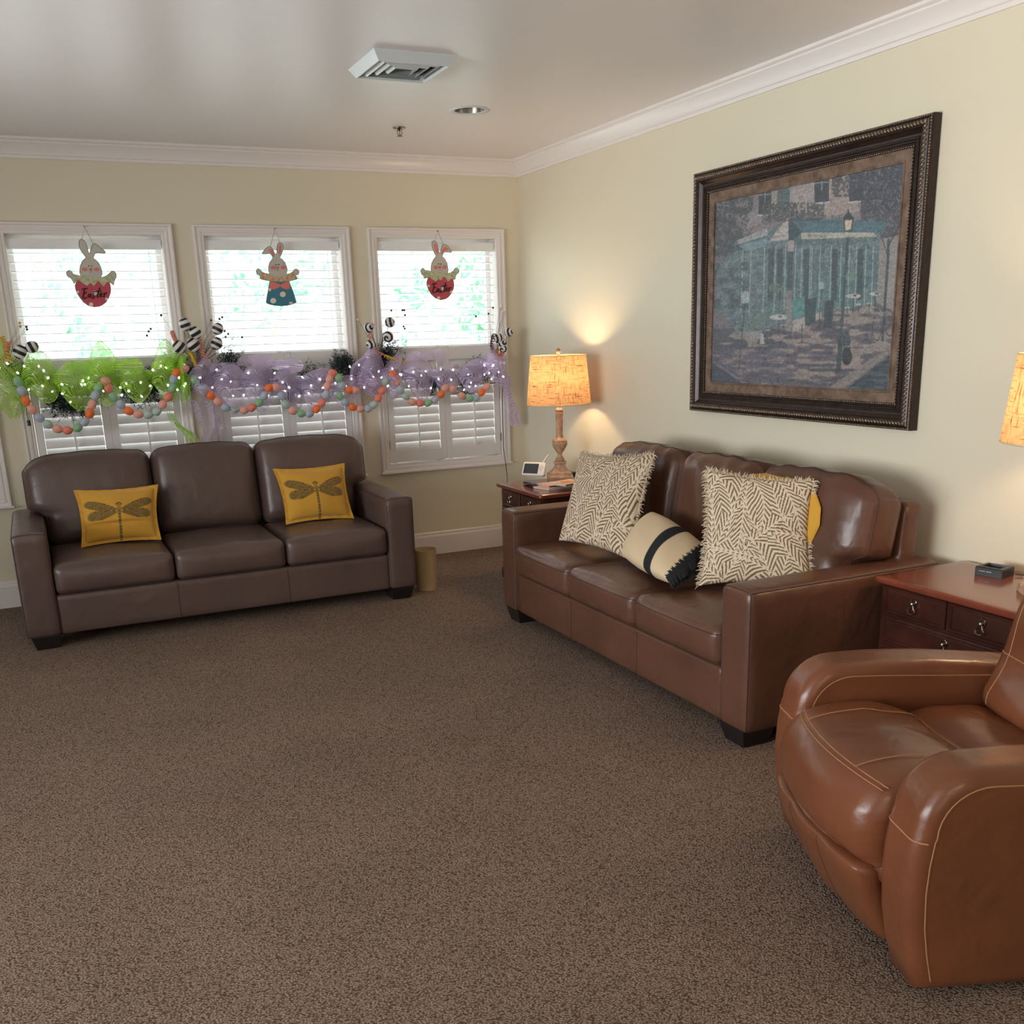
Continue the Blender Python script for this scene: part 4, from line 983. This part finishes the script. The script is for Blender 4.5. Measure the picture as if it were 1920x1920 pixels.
# ------------------------------------------------------------------ hanging bunnies
def ypt(o, Yp): return lambda x, y: at(o[0]+x/11.293, o[1]+y/11.293, 1, Yp)
BO = [
 ((100, 420), [(690,712),(640,640),(585,570),(550,480),(540,390),(560,335),(600,318),(650,350),(690,410),(715,480),(735,560),(750,610),(780,605),(790,540),(815,460),(850,425),(900,420),(950,455),(1010,510),(1080,560),(1105,600),(1080,625),(1000,612),(920,610),(880,630),(860,690),(850,720),(920,780),(975,850),(1010,920),(1030,1000),(1035,1060),(1015,1130),(1100,1105),(1180,1060),(1210,1020),(1255,988),(1310,1020),(1335,1060),(1335,1130),(1300,1170),(1285,1230),(1275,1300),(1235,1265),(1185,1230),(1205,1290),(1215,1370),(1205,1470),(1170,1570),(1120,1650),(1040,1715),(960,1745),(880,1755),(800,1745),(720,1715),(640,1655),(570,1570),(510,1480),(475,1390),(458,1300),(485,1240),(440,1270),(410,1200),(375,1150),(320,1125),(285,1085),(275,1030),(300,995),(345,978),(390,1010),(425,1060),(500,1080),(575,1092),(560,1040),(558,960),(570,880),(610,800),(650,745)]),
 ((450, 420), [(700,712),(660,650),(620,618),(560,630),(500,640),(462,625),(490,580),(550,520),(600,480),(650,478),(685,520),(720,590),(755,640),(780,610),(782,520),(795,440),(820,400),(860,393),(900,415),(918,480),(905,580),(870,660),(845,715),(910,760),(960,830),(995,910),(1003,980),(985,1060),(1060,1045),(1120,1010),(1150,965),(1190,945),(1240,970),(1255,1030),(1235,1070),(1180,1090),(1215,1150),(1200,1170),(1100,1195),(1040,1210),(1070,1300),(1120,1420),(1160,1540),(1195,1660),(1100,1700),(1000,1725),(870,1735),(740,1725),(620,1700),(550,1665),(575,1520),(595,1400),(615,1290),(630,1210),(540,1190),(450,1170),(418,1140),(430,1105),(395,1078),(355,1060),(342,1000),(355,960),(388,940),(430,965),(460,1010),(540,1045),(625,1055),(603,980),(603,900),(630,810),(670,755)]),
 ((760, 420), [(650,680),(610,600),(575,520),(558,430),(570,365),(610,345),(650,380),(680,450),(700,540),(715,600),(745,590),(765,510),(790,445),(830,430),(890,460),(940,515),(985,575),(975,605),(900,600),(840,590),(810,620),(780,680),(840,740),(880,820),(900,900),(908,970),(900,1040),(960,1030),(1020,990),(1050,940),(1085,918),(1140,980),(1135,1030),(1085,1070),(1065,1130),(1050,1180),(1015,1170),(1030,1280),(1020,1370),(985,1450),(930,1530),(870,1580),(750,1610),(640,1570),(560,1500),(500,1410),(460,1300),(455,1220),(480,1160),(470,1130),(400,1155),(390,1100),(350,1065),(325,1010),(335,960),(375,930),(420,975),(500,992),(545,1000),(545,900),(560,830),(600,740)])]
M['bunny'] = mat('painted_white_wood', srgb(200, 194, 184), .7)
M['bunnyedge'] = mat('grey_painted_edge', srgb(120, 112, 104), .8)
M['blush'] = mat('pink_paint', srgb(226, 130, 124), .8); M['nose'] = mat('rose_paint', srgb(206, 96, 96), .8)
M['eggred'] = mat('rose_egg_paint', srgb(196, 84, 98), .8); M['dots'] = mat('cream_dot_paint', srgb(232, 222, 208), .8)
M['bluepaint'] = mat('teal_paint', srgb(66, 128, 148), .8); M['coral'] = mat('coral_bow_paint', srgb(224, 128, 118), .8)
M['floral'] = mat('green_floral_paint', srgb(158, 178, 134), .8, vscale=45, col2=srgb(214, 206, 178)); M['floral2'] = mat('red_floral_paint', srgb(196, 128, 108), .8, vscale=50, col2=srgb(206, 200, 158))
M['ink'] = mat('black_lettering', srgb(30, 26, 28), .7)
TXT = [[(560,1278),(600,1262),(660,1254)], [(604,1268),(592,1340),(574,1420),(572,1450),(596,1458),(640,1432)], [(590,1358),(640,1340)],
       [(706,1372),(676,1372),(655,1408),(668,1436),(700,1400),(704,1372),(700,1426),(722,1434)], [(750,1345),(736,1384),(762,1420),(746,1456),(716,1442)],
       [(850,1240),(826,1320),(808,1400),(806,1432),(830,1434)], [(740,1326),(800,1316),(870,1304)], [(848,1398),(884,1372),(872,1344),(850,1378),(852,1426),(892,1412)], [(908,1350),(920,1352),(918,1390),(912,1434)], [(917,1392),(930,1360),(950,1346),(966,1352)]]
def ellp(cx, cy, a, b, n=16, rot=0): return [(cx+a*math.cos(2*math.pi*i/n)*math.cos(rot)-b*math.sin(2*math.pi*i/n)*math.sin(rot), cy+a*math.cos(2*math.pi*i/n)*math.sin(rot)+b*math.sin(2*math.pi*i/n)*math.cos(rot)) for i in range(n)]
def bunny(k):
    org, outl = BO[k]; Yp = -.048; P0 = ypt(org, Yp)
    hook = [(655, 62), (735, 100), (685, 155)][k]; hp = at(org[0]+hook[0]/11.293, org[1]+hook[1]/11.293, 1, -.033)
    lab = ['hanging wooden bunny in a pink dotted Easter egg, above the sofa\'s left end', 'hanging wooden bunny in a teal dotted skirt with coral bow', 'hanging wooden bunny in a red dotted Easter egg nearest the corner'][k]
    t = thing('bunny_sign', lab, 'decoration', hp, 0, 'wooden bunny cutouts hung on the windows'); L = Vector(hp)
    def pl(name, pts, m_, lift, th=.003, parent=None):
        o_ = build(name, MB().plate([P0(x, y)-L+Vector((0, -lift, 0)) for x, y in pts], (0, th, 0)), m_, parent or t, tri=True); return o_
    body = pl('cutout', outl, M['bunny'], 0, .010)
    n = len(outl); build('edge_line', MB().tube([P0(*p)-L for p in outl], .0019, 5, close=True), M['bunnyedge'], body)
    F_ = {0: dict(c=790, ex=[(750, 892), (812, 890)], ch=[(660, 958), (915, 962)], cw=58, no=(785, 965), mo=1030, ea=None),
          1: dict(c=795, ex=[(760, 862), (818, 860)], ch=[(700, 925), (915, 922)], cw=52, no=(797, 930), mo=985, ea=1),
          2: dict(c=727, ex=[(702, 848), (748, 850)], ch=[(640, 918), (830, 915)], cw=42, no=(728, 918), mo=975, ea=2)}[k]
    for e_ in F_['ex']: pl('eye', ellp(*e_, 11, 13), M['ink'], .0032, .002, body)
    for c_ in F_['ch']: pl('cheek', ellp(*c_, F_['cw'], 38), M['blush'], .0030, .002, body)
    nx, ny = F_['no']; pl('nose', [(nx-30, ny-22), (nx+30, ny-22), (nx, ny+26)], M['nose'], .0045, .002, body)
    build('mouth', MB().tube([P0(*p)-L+Vector((0, -.003, 0)) for p in ((nx-34, ny+52), (nx-16, ny+62), (nx, ny+26), (nx+18, ny+62), (nx+36, ny+52))], .0008, 4), M['nose'], body)
    if k == 1:
        pl('inner_ear', [(845, 430), (870, 470), (862, 560), (832, 660), (815, 600), (822, 480)], M['blush'], .003, .002, body); pl('inner_ear', [(600, 540), (650, 520), (690, 570), (730, 660), (700, 690), (660, 610), (620, 570)], M['blush'], .003, .002, body)
        pl('shirt', [(440, 1000), (540, 1045), (640, 1080), (800, 1110), (970, 1080), (1060, 1045), (1125, 1010), (1150, 1085), (1205, 1155), (1040, 1205), (960, 1215), (860, 1225), (720, 1215), (630, 1205), (450, 1165), (425, 1135), (450, 1080)], M['floral2'], .0035, .003)
        sk = pl('skirt', [(632, 1212), (800, 1220), (1040, 1212), (1070, 1300), (1120, 1420), (1160, 1540), (1192, 1655), (1100, 1697), (1000, 1720), (870, 1730), (740, 1720), (620, 1697), (555, 1662), (575, 1520), (595, 1400), (615, 1290)], M['bluepaint'], .0030, .003)
        pl('bow', [(640, 1225), (720, 1230), (820, 1270), (860, 1290), (900, 1260), (980, 1225), (1035, 1215), (1060, 1370), (980, 1385), (900, 1365), (860, 1320), (800, 1355), (720, 1385), (620, 1380), (618, 1300)], M['coral'], .0055, .003)
        for cx, cy, r_ in ((902, 1490, 62), (700, 1625, 62), (620, 1390, 38), (1075, 1672, 40)): pl('dot', ellp(cx, cy, r_, r_*.95, 20) if cy < 1660 else [(p[0], min(p[1], 1690)) for p in ellp(cx, cy, r_, r_*.6, 20)], M['dots'], .0062, .0015, sk)
    else:
        if k == 2:
            pl('inner_ear', [(620, 410), (650, 440), (680, 540), (690, 640), (660, 620), (610, 520), (600, 440)], M['blush'], .003, .002, body); pl('inner_ear', [(830, 485), (890, 500), (930, 550), (850, 560), (800, 590), (765, 650), (775, 560)], M['blush'], .003, .002, body)
            mp = lambda x, y: (x, y)
        else: mp = lambda x, y: (600+(x-560)*1.32, 1345+(y-1240)*1.08)
        shirt = {0: [(430, 1062), (575, 1092), (750, 1110), (1005, 1132), (1100, 1105), (1180, 1062), (1290, 1165), (1270, 1290), (1185, 1228), (1120, 1240), (1060, 1330), (1000, 1250), (940, 1200), (860, 1320), (790, 1240), (720, 1310), (620, 1250), (530, 1180), (485, 1240), (440, 1265), (410, 1200), (380, 1150)],
                 2: [(420, 978), (545, 1004), (740, 1028), (900, 1042), (960, 1030), (1020, 992), (1085, 1070), (1050, 1175), (1000, 1150), (960, 1170), (900, 1225), (850, 1140), (800, 1110), (760, 1195), (700, 1160), (640, 1215), (560, 1170), (490, 1110), (400, 1150), (355, 1068)]}[k]
        pl('shirt', shirt, M['floral'], .0048, .003)
        egg = {0: [(490, 1225), (530, 1180), (700, 1250), (940, 1195), (1180, 1232), (1205, 1290), (1213, 1370), (1202, 1470), (1168, 1570), (1118, 1647), (1040, 1712), (960, 1741), (880, 1751), (800, 1741), (720, 1711), (640, 1651), (572, 1568), (513, 1478), (478, 1390), (462, 1300)],
               2: [(480, 1162), (510, 1120), (640, 1160), (800, 1110), (900, 1160), (1015, 1172), (1028, 1280), (1017, 1370), (982, 1448), (928, 1527), (868, 1576), (750, 1606), (642, 1567), (563, 1497), (503, 1408), (463, 1300), (458, 1220)]}[k]
        eg = pl('egg', egg, M['eggred'], .0028, .003)
        mids = {0: [(880, 1460, 62), (800, 1705, 55), (1130, 1590, 40), (520, 1440, 34)], 2: [(768, 1370, 52), (700, 1565, 44), (965, 1440, 34), (490, 1310, 30)]}[k]
        for cx, cy, r_ in mids: pl('dot', ellp(cx, cy, r_*.8, r_*.8, 18), M['dots'], .0050, .0015, eg)
        mb = MB()
        for st in TXT: mb.tube([P0(*mp(*p))-L+Vector((0, -.0072, 0)) for p in st], .0030, 5)
        build('lettering', mb, M['ink'], eg)
    ends = {0: [(600, 320), (850, 428)], 1: [(640, 482), (845, 396)], 2: [(618, 348), (805, 440)]}[k]
    build('hanging_cord', MB().tube([P0(*ends[0])-L, (0, -.004, 0), P0(*ends[1])-L], .0014, 5).tube([(0, 0.009, .002), (0, -.008, .002)], .003, 6), M['twine'], t)
for k in range(3): bunny(k)

# ------------------------------------------------------------------ garland
GY = -.13
c1 = lambda x, y, Yp=GY: at(x/3.84, 400+y/3.84, 1, Yp)
c2 = lambda x, y, Yp=GY: at(330+x/4.8, 400+y/4.8, 1, Yp)
c3 = lambda x, y, Yp=GY: at(630+x/3.84, 400+y/3.84, 1, Yp)
EC = {'g': srgb(146, 190, 150), 'b': srgb(176, 188, 202), 'o': srgb(246, 124, 62), 'p': srgb(236, 170, 156), 'q': srgb(236, 138, 118), 's': srgb(178, 200, 192)}
EM = {k_: mat('egg_'+{'g': 'green', 'b': 'blue', 'o': 'orange', 'p': 'pink', 'q': 'coral', 's': 'sage'}[k_], v_, .6, var=.06, vscale=60) for k_, v_ in EC.items()}
EY = -.22
S1 = [(130,1212,'g'),(157,1280,'b'),(187,1352,'o'),(232,1413,'p'),(285,1473,'b'),(345,1520,'s'),(415,1553,'p'),(488,1562,'q'),(560,1543,'g'),(610,1500,'b'),(648,1440,'o'),(663,1375,'p'),(688,1310,'b'),(712,1255,'g'),(760,1208,'p'),(780,1258,'q'),(818,1322,'g'),(870,1378,'b'),(928,1424,'o'),(998,1447,'p'),(1068,1450,'s'),(1130,1425,'s'),(1172,1375,'p'),(1213,1320,'q'),(1242,1255,'g'),(1252,1190,'b'),(1270,1148,'o'),(1330,1120,'p')]
S2 = [(175,1497,'g'),(250,1572,'b'),(313,1640,'o'),(378,1698,'p'),(450,1748,'b'),(533,1757,'s'),(613,1772,'p'),(683,1748,'q'),(748,1703,'g'),(795,1640,'b'),(838,1570,'o'),(900,1568,'p'),(950,1645,'b'),(985,1720,'s'),(1050,1778,'p'),(1127,1803,'g'),(1203,1803,'b'),(1265,1760,'o'),(1312,1705,'q'),(1355,1630,'b'),(1362,1555,'p'),(1385,1490,'p'),(1412,1440,'q'),(1465,1483,'g'),(1495,1553,'b'),(1562,1592,'o'),(1612,1592,'p')]
S3 = [(29,1316,'g'),(65,1360,'b'),(120,1396,'o'),(175,1408,'p'),(231,1406,'b'),(271,1376,'s'),(306,1328,'q'),(332,1274,'q'),(353,1216,'s'),(413,1158,'o'),(437,1212,'p'),(465,1270,'b'),(503,1318,'s'),(550,1357,'p'),(607,1367,'q'),(662,1365,'g'),(715,1340,'b'),(757,1302,'o'),(788,1258,'p'),(842,1268,'p'),(908,1315,'p'),(962,1332,'g'),(1012,1328,'b'),(1050,1288,'o'),(1085,1250,'p')]
egg_mesh = {}
def egg_proto():
    mb = MB(); vs = []; fs = []; nu, nv = 16, 12
    for j in range(nv+1):
        th = math.pi*j/nv
        for i in range(nu):
            ph = 2*math.pi*i/nu; tp = 1-.12*math.cos(th); vs.append((.0255*math.sin(th)*math.cos(ph)*tp, .0255*math.sin(th)*math.sin(ph)*tp, .031*math.cos(th)))
    for j in range(nv):
        for i in range(nu): fs.append((j*nu+i, (j+1)*nu+i, (j+1)*nu+(i+1) % nu, j*nu+(i+1) % nu))
    mb.add(vs, fs); return mb
def egg_garland(label, S, fn):
    P = [fn(x, y, EY) for x, y, c in S]; L = P[0]; t = thing('egg_garland', label, 'garland', L, 0, 'strings of pastel eggs draped under the ribbon')
    build('string', MB().tube([p-L for p in P], .0018, 5), M['twine'], t)
    for i, (x, y, c) in enumerate(S):
        if c not in egg_mesh:
            o_ = build('egg', egg_proto(), EM[c], t, smooth=True, angle=80); egg_mesh[c] = o_.data
        else: o_ = bpy.data.objects.new('egg', egg_mesh[c]); col.objects.link(o_); o_.parent = t
        a = P[max(0, i-1)]; b = P[min(len(P)-1, i+1)]; d = (b-a).normalized()
        o_.location = P[i]-L; o_.rotation_mode = 'QUATERNION'; o_.rotation_quaternion = d.to_track_quat('Z', 'Y')
egg_garland('string of pastel eggs draped in two loops below the lime ribbon', S1, c1)
egg_garland('string of pastel eggs draped across the middle window below the lilac ribbon', S2, c2)
egg_garland('string of pastel eggs draped across the window nearest the corner', S3, c3)

rnd = random.Random(11)
def path_pt(xpx): return at(xpx, 716-.012*xpx*.6+6*math.sin(xpx/55), 1, GY)
# dark tinsel garland core
gp = [at(x, y, 1, -.10) for x, y in ((2, 690), (60, 700), (120, 735), (180, 722), (240, 720), (300, 705), (350, 700), (420, 712), (500, 712), (560, 716), (620, 716), (680, 700), (740, 695), (800, 712), (860, 708), (905, 700), (935, 702))]
t = thing('pine_garland', 'dark artificial pine garland strung along the windows under the ribbon', 'garland', gp[0]); L = gp[0]
build('branch', MB().tube([p-L for p in gp], .006, 6), M['cord'], t)
mb = MB()
def along_path(P_, f):
    f *= len(P_)-1; i = min(int(f), len(P_)-2); return P_[i].lerp(P_[i+1], f-i)
dark_c = [c1(150, 1180), c1(400, 1290), c1(440, 1380), c1(560, 1370), c1(1090, 1200), c1(1110, 1270), c1(760, 1190), c1(1340, 1170), c1(1480, 1170), c2(500, 1320), c2(1210, 1480), c2(1500, 1370), c3(60, 1070), c3(330, 1060), c3(400, 990), c3(680, 1230), c3(950, 1230), c3(1020, 1110), c2(1040, 1620), c2(830, 1500), c1(980, 1290), c1(1240, 1110)]
for q in range(4300):
    if q < 1500: c = along_path(gp, rnd.random())+Vector((rnd.gauss(0, .02), rnd.gauss(0, .025), rnd.gauss(0, .03)))
    else: c = rnd.choice(dark_c)+Vector((rnd.gauss(0, .035), .02+rnd.gauss(0, .02), rnd.gauss(0, .035)))
    c.y = max(-.19, min(-.085, c.y)); d = Vector((rnd.gauss(0, 1), rnd.gauss(0, .3), rnd.gauss(0, 1))).normalized()
    for j in range(4):
        b = c+d*(j*.010); e_ = (d*.5+Vector((rnd.gauss(0, 1), rnd.gauss(0, 1), rnd.gauss(0, 1)))).normalized()*rnd.uniform(.022, .040); s_ = e_.orthogonal().normalized()*.0032
        mb.add([b-s_-L, b+s_-L, b+e_-L], [(0, 1, 2)])
build('needles', mb, mat('dark_green_needles', srgb(30, 48, 46), .6), t)

def ribbon(name, label, P_, material, n, seed, width, tails, loops, ecol):
    r2 = random.Random(seed); L = P_[0]; t = thing(name, label, 'ribbon', L); mb = MB(); eb = MB()
    def sheet(f, a, b, m1, m2):
        vs = [f(i/m1, j/m2*2-1) for i in range(m1+1) for j in range(m2+1)]
        fs = [(i*(m2+1)+j, i*(m2+1)+j+1, (i+1)*(m2+1)+j+1, (i+1)*(m2+1)+j) for i in range(m1) for j in range(m2)]
        mb.add([v-L for v in vs], fs)
    for k in range(n):
        f0, f1 = k/n, (k+1)/n
        A = along_path(P_, f0); B = along_path(P_, f1); W_ = width*r2.uniform(.7, 1.35); sw = r2.uniform(-.05, .05); tw = r2.uniform(-.8, .8); bul = r2.uniform(.07, .13); ph = r2.uniform(0, 6)
        def f(s, v):
            c = A.lerp(B, s*1.10-.05); w1 = .10+.90*math.sin(math.pi*s)**.75; an = tw*math.sin(math.pi*s)+v*.5
            return c+Vector((.05*math.sin(an)*v, -bul*math.sin(math.pi*s)*(1-.55*v*v)+.018*math.sin(9*v+ph)*math.sin(math.pi*s), sw*math.sin(math.pi*s)+W_/2*v*w1*math.cos(tw*.3)+.012*math.sin(6*s+5*v+ph)))
        sheet(f, 0, 1, 22, 16)
        for v_ in (-1, 1): eb.tube([f(i/22, v_)-L for i in range(23)], .0017, 4)
    for (cx, r_, w1, tilt) in loops:
        c = cx
        def f(s, v):
            a = -.5+s*(math.pi*2-1.6)+.8
            return c+Vector((r_*math.sin(a)*1.1+tilt*v*.3, -.04+v*w1*.5, -r_*math.cos(a)+tilt*v*.2*w1))
        sheet(f, 0, 1, 20, 8)
    for (pts, w0, w1) in tails:
        pts = [Vector(p) for p in pts]
        def f(s, v):
            c = along_path(pts, s); return c+Vector((v*(w0+(w1-w0)*s)/2*(1+.18*math.sin(9*s+2*v)), .025*math.sin(v*6+s*5)-.02, .012*v*math.sin(s*9)+.010*math.sin(7*v)))
        sheet(f, 0, 1, 20, 12)
    build('mesh_ribbon', mb, material, t, smooth=True, angle=80); build('ribbon_edge', eb, mat(name+'_edge', ecol, .5), t)
    return t
Pg = [at(x, y, 1, -.14) for x, y in ((-25, 705), (40, 712), (100, 712), (160, 716), (220, 712), (280, 705), (330, 690), (345, 700))]
Pp = [at(x, y, 1, -.14) for x, y in ((352, 712), (400, 718), (460, 716), (520, 716), (580, 724), (640, 724), (700, 702), (730, 696), (790, 700), (850, 706), (900, 692), (940, 694))]
ribbon('green_ribbon', 'lime green mesh ribbon ruffled along the left windows', Pg, M['greenmesh'], 7, 2, .28,
       [([c1(1215, 1440, -.2), c1(1260, 1500, -.2), c1(1330, 1570, -.2), c1(1390, 1640, -.19)], .03, .07), ([c1(1290, 1010, -.15), c1(1270, 1080, -.16), c1(1300, 1200, -.17), c1(1330, 1350, -.18)], .12, .08), ([c1(60, 1300, -.12), c1(90, 1400, -.12), c1(120, 1470, -.1)], .24, .05)],
       [(c1(640, 1120), .055, .12, .3), (c1(880, 1110), .05, .12, -.2), (c1(1200, 1100), .04, .10, .2)], srgb(178, 222, 84))
ribbon('purple_ribbon', 'lilac mesh ribbon ruffled along the middle and corner windows', Pp, M['purplemesh'], 12, 5, .25,
       [([c1(1440, 1350, -.12), c1(1500, 1450, -.11), c1(1520, 1550, -.10), c1(1490, 1640, -.10)], .15, .12), ([c3(1215, 1160, -.10), c3(1230, 1260, -.10), c3(1250, 1380, -.09), c3(1285, 1525, -.09)], .04, .085), ([c2(1740, 1230, -.16), c2(1680, 1330, -.18), c2(1640, 1450, -.18), c2(1700, 1560, -.16)], .03, .22)],
       [(c2(720, 1340), .045, .10, .3), (c2(970, 1380), .045, .10, -.2), (c3(700, 1030), .045, .10, .2), (c3(1080, 1080), .045, .10, -.2), (c2(430, 1400), .04, .10, .2), (c2(1330, 1450), .04, .08, .1)], srgb(206, 184, 224))

# fairy lights
t = thing('string_lights', 'white fairy lights wound through the pine garland with a black power cord', 'lights', gp[0]); L = gp[0]
P_ = []; r2 = random.Random(21)
for i in range(97):
    p = along_path(gp, (i+.5)/97)+Vector((r2.uniform(-.03, .03), r2.uniform(-.12, -.06), r2.uniform(-.10, .07))); P_.append(p)
build('wire', MB().tube([p-L for p in P_], .0011, 4), M['cord'], t)
bm_ = MB().ball((0, 0, 0), .0055, 8, 6, (1, 1, 1.5)); lm_ = mat('fairy_bulb', (1, 1, 1, 1), .3, emit=(.95, .97, 1, 1), estr=6); b0_ = build('bulb', bm_, lm_, t, smooth=True); b0_.location = P_[0]-L
for p in P_[1:]:
    o_ = b0_.copy(); col.objects.link(o_); o_.parent = t; o_.location = p-L; o_.rotation_euler = (r2.uniform(-1, 1), r2.uniform(-1, 1), 0)
cp = [at(943, 700, 1, -.06), at(942, 745, 1, -.05), at(943, 800, 1, -.045), at(944, 840, 1, -.045), at(948, 868, 1, -.05), at(951, 893, 1, -.05), at(952, 960, 1, -.05)]
build('power_cord', MB().tube([p-L for p in cp], .0026, 6), M['cord'], t, smooth=True)
pp_ = [c1(190, 1400, -.12), c1(192, 1440, -.12), c1(205, 1490, -.12)]
build('plug', MB().tube([p-L for p in pp_], .002, 5).tube([pp_[-1]-L, c1(212, 1530, -.12)-L], .010, 8), M['cord'], t)

# sprays of striped balls, berries and curly sticks
def striped(mode):
    mb = MB(); vs = []; cs = []; nu, nv = 40, 36; bk = np.array(srgb(24, 24, 28)[:3]); wt = np.array(srgb(226, 222, 220)[:3])
    for j in range(nv+1):
        th = math.pi*j/nv
        for i in range(nu):
            ph = 2*math.pi*i/nu; vs.append((math.sin(th)*math.cos(ph), math.sin(th)*math.sin(ph), math.cos(th)*(1.12 if mode == 0 else 1)))
            v = math.sin(th*6.2+.5) if mode == 0 else math.sin(th*6.5-ph); cs.append(wt if v > 0 else bk)
    fs = [(j*nu+i, (j+1)*nu+i, (j+1)*nu+(i+1) % nu, j*nu+(i+1) % nu) for j in range(nv) for i in range(nu)]
    mb.add(vs, fs, cs); return mb
M['stripe'] = mat('striped_paint', (1, 1, 1, 1), .5, attr='Col')
sm_ = {}
CURL = {'pink': mat('pink_curly_tinsel', srgb(226, 140, 124), .6), 'yellow': mat('yellow_curly_tinsel', srgb(216, 178, 56), .6), 'mauve': mat('mauve_curly_tinsel', srgb(112, 84, 96), .6), 'orange': mat('orange_curly_tinsel', srgb(204, 130, 60), .6)}
M['berryd'] = mat('dark_berry', srgb(50, 56, 46), .4); M['pearl'] = mat('pearl_berry', srgb(226, 216, 190), .2); M['berryy'] = mat('yellow_berry', srgb(190, 160, 60), .4)
M['twig'] = mat('grey_twig', srgb(84, 80, 66), .8)
def spray(label, root, balls, berries, curls, twigs, mode):
    t = thing('easter_spray', label, 'decoration', root, 0, 'sprays of striped balls standing in the garland'); L = Vector(root)
    mb = MB()
    for (p, r_, tilt) in balls:
        if mode not in sm_:
            o_ = build('striped_ball', striped(mode), M['stripe'], t, smooth=True, angle=80); sm_[mode] = o_.data
        else: o_ = bpy.data.objects.new('striped_ball', sm_[mode]); col.objects.link(o_); o_.parent = t
        o_.location = p-L; o_.scale = (r_, r_, r_); o_.rotation_euler = (0, tilt, 0) if mode == 0 else (R(72), 0, tilt)
        mb.tube([Vector((0, 0, 0)), (p-L)*.5+Vector((.01, .012, 0)), p-L], .0018, 5)
    for p, kind in berries:
        o_ = build('berry', MB().ball((0, 0, 0), .0075, 10, 8), {'d': M['berryd'], 'w': M['pearl'], 'y': M['berryy']}[kind], t, smooth=True, loc=p-L)
        q_ = (p-L); mb.tube([Vector((0, 0, 0)), q_*.45+Vector((-.012, .01, .03)), q_], .0010, 4)
    for a, b in twigs: mb.tube([a-L, (a-L).lerp(b-L, .5)+Vector((.006, 0, .008)), b-L], [.003, .002, .001], 5)
    build('stems', mb, M['twig'], t)
    for pts, c in curls:
        cb = MB(); sp_ = []; K = 40
        for i in range(K+1):
            q_ = along_path(pts, i/K)-L; a = i*1.25; sp_.append(q_+Vector((.012*math.cos(a), .010*math.sin(a), .007*math.sin(a*2))))
        cb.tube(sp_, .0045, 6); build('curly_stick', cb, CURL[c], t, smooth=True)
BY = -.19
b1 = lambda x, y: c1(x, y, BY); b3 = lambda x, y: c3(x, y, BY)
spray('spray with two striped balls and yellow curls at the left edge of the view', b1(55, 1110), [(b1(143, 997), .037, .5), (b1(230, 962), .034, 1.2)],
      [(b1(142, 790), 'y'), (b1(146, 814), 'y'), (b1(190, 818), 'd'), (b1(195, 836), 'd')], [([b1(15, 890), b1(40, 960), b1(80, 1070)], 'yellow'), ([b1(72, 925), b1(45, 990), b1(30, 1070)], 'pink')], [(b1(50, 1110), b1(5, 900)), (b1(80, 1110), b1(190, 1070))], 0)
spray('tall spray with six striped balls between the left and middle windows', b1(1420, 1110), [(b1(1332, 800), .036, -.3), (b1(1408, 860), .036, -.5), (b1(1393, 948), .040, -.6), (b1(1292, 962), .038, -.8), (b1(1568, 832), .034, .5), (b1(1560, 938), .036, .5)],
      [(b1(x, y), 'd') for x, y in ((1058, 880), (1070, 850), (1085, 832), (1160, 735), (1520, 770), (1580, 760), (1600, 748), (1617, 848), (1643, 868), (1625, 890), (1743, 892))],
      [([b1(1238, 850), b1(1255, 900), b1(1285, 945)], 'pink'), ([b1(1440, 910), b1(1460, 990), b1(1492, 1080)], 'pink'), ([b1(1370, 1000), b1(1395, 1050), b1(1412, 1100)], 'yellow'), ([b1(1425, 1000), b1(1430, 1060), b1(1430, 1110)], 'mauve')], [(b1(1480, 1060), b1(1600, 985)), (b1(1450, 1060), b1(1515, 900)), (b1(1400, 1080), b1(1350, 880))], 0)
spray('spray with four spiral-striped balls between the middle and corner windows', b3(300, 1010), [(b3(235, 825), .033, .3), (b3(252, 945), .033, 2.0), (b3(387, 785), .034, 1.0), (b3(375, 888), .037, 2.6)],
      [(b3(158, 765), 'w'), (b3(262, 795), 'w'), (b3(275, 802), 'w'), (b3(258, 830), 'y')]+[(b3(x, y), 'd') for x, y in ((398, 700), (478, 698), (492, 698), (497, 733), (487, 815), (495, 830))],
      [([b3(235, 870), b3(262, 930), b3(285, 990), b3(350, 1022)], 'pink'), ([b3(355, 1025), b3(420, 1050), b3(488, 1082)], 'yellow')], [(b3(320, 1000), b3(340, 830)), (b3(325, 1000), b3(330, 860))], 1)
spray('spray with four spiral-striped balls and pearl berries nearest the corner', b3(1160, 1060), [(b3(1242, 857), .031, .6), (b3(1168, 900), .034, 1.6), (b3(1197, 935), .033, 0), (b3(1205, 972), .031, 2.4)],
      [(b3(x, y), 'w') for x, y in ((1192, 668), (1178, 690), (1205, 708), (1219, 707))]+[(b3(x, y), 'd') for x, y in ((1130, 680), (1098, 722), (1007, 742))]+[(b3(1226, 945), 'y')],
      [([b3(1135, 870), b3(1120, 940), b3(1130, 1010)], 'mauve'), ([b3(1160, 980), b3(1155, 1020), b3(1165, 1050)], 'orange'), ([b3(1215, 985), b3(1195, 1010), b3(1180, 1040)], 'pink')], [(b3(1115, 1010), b3(1112, 850)), (b3(1165, 860), b3(1180, 780))], 1)
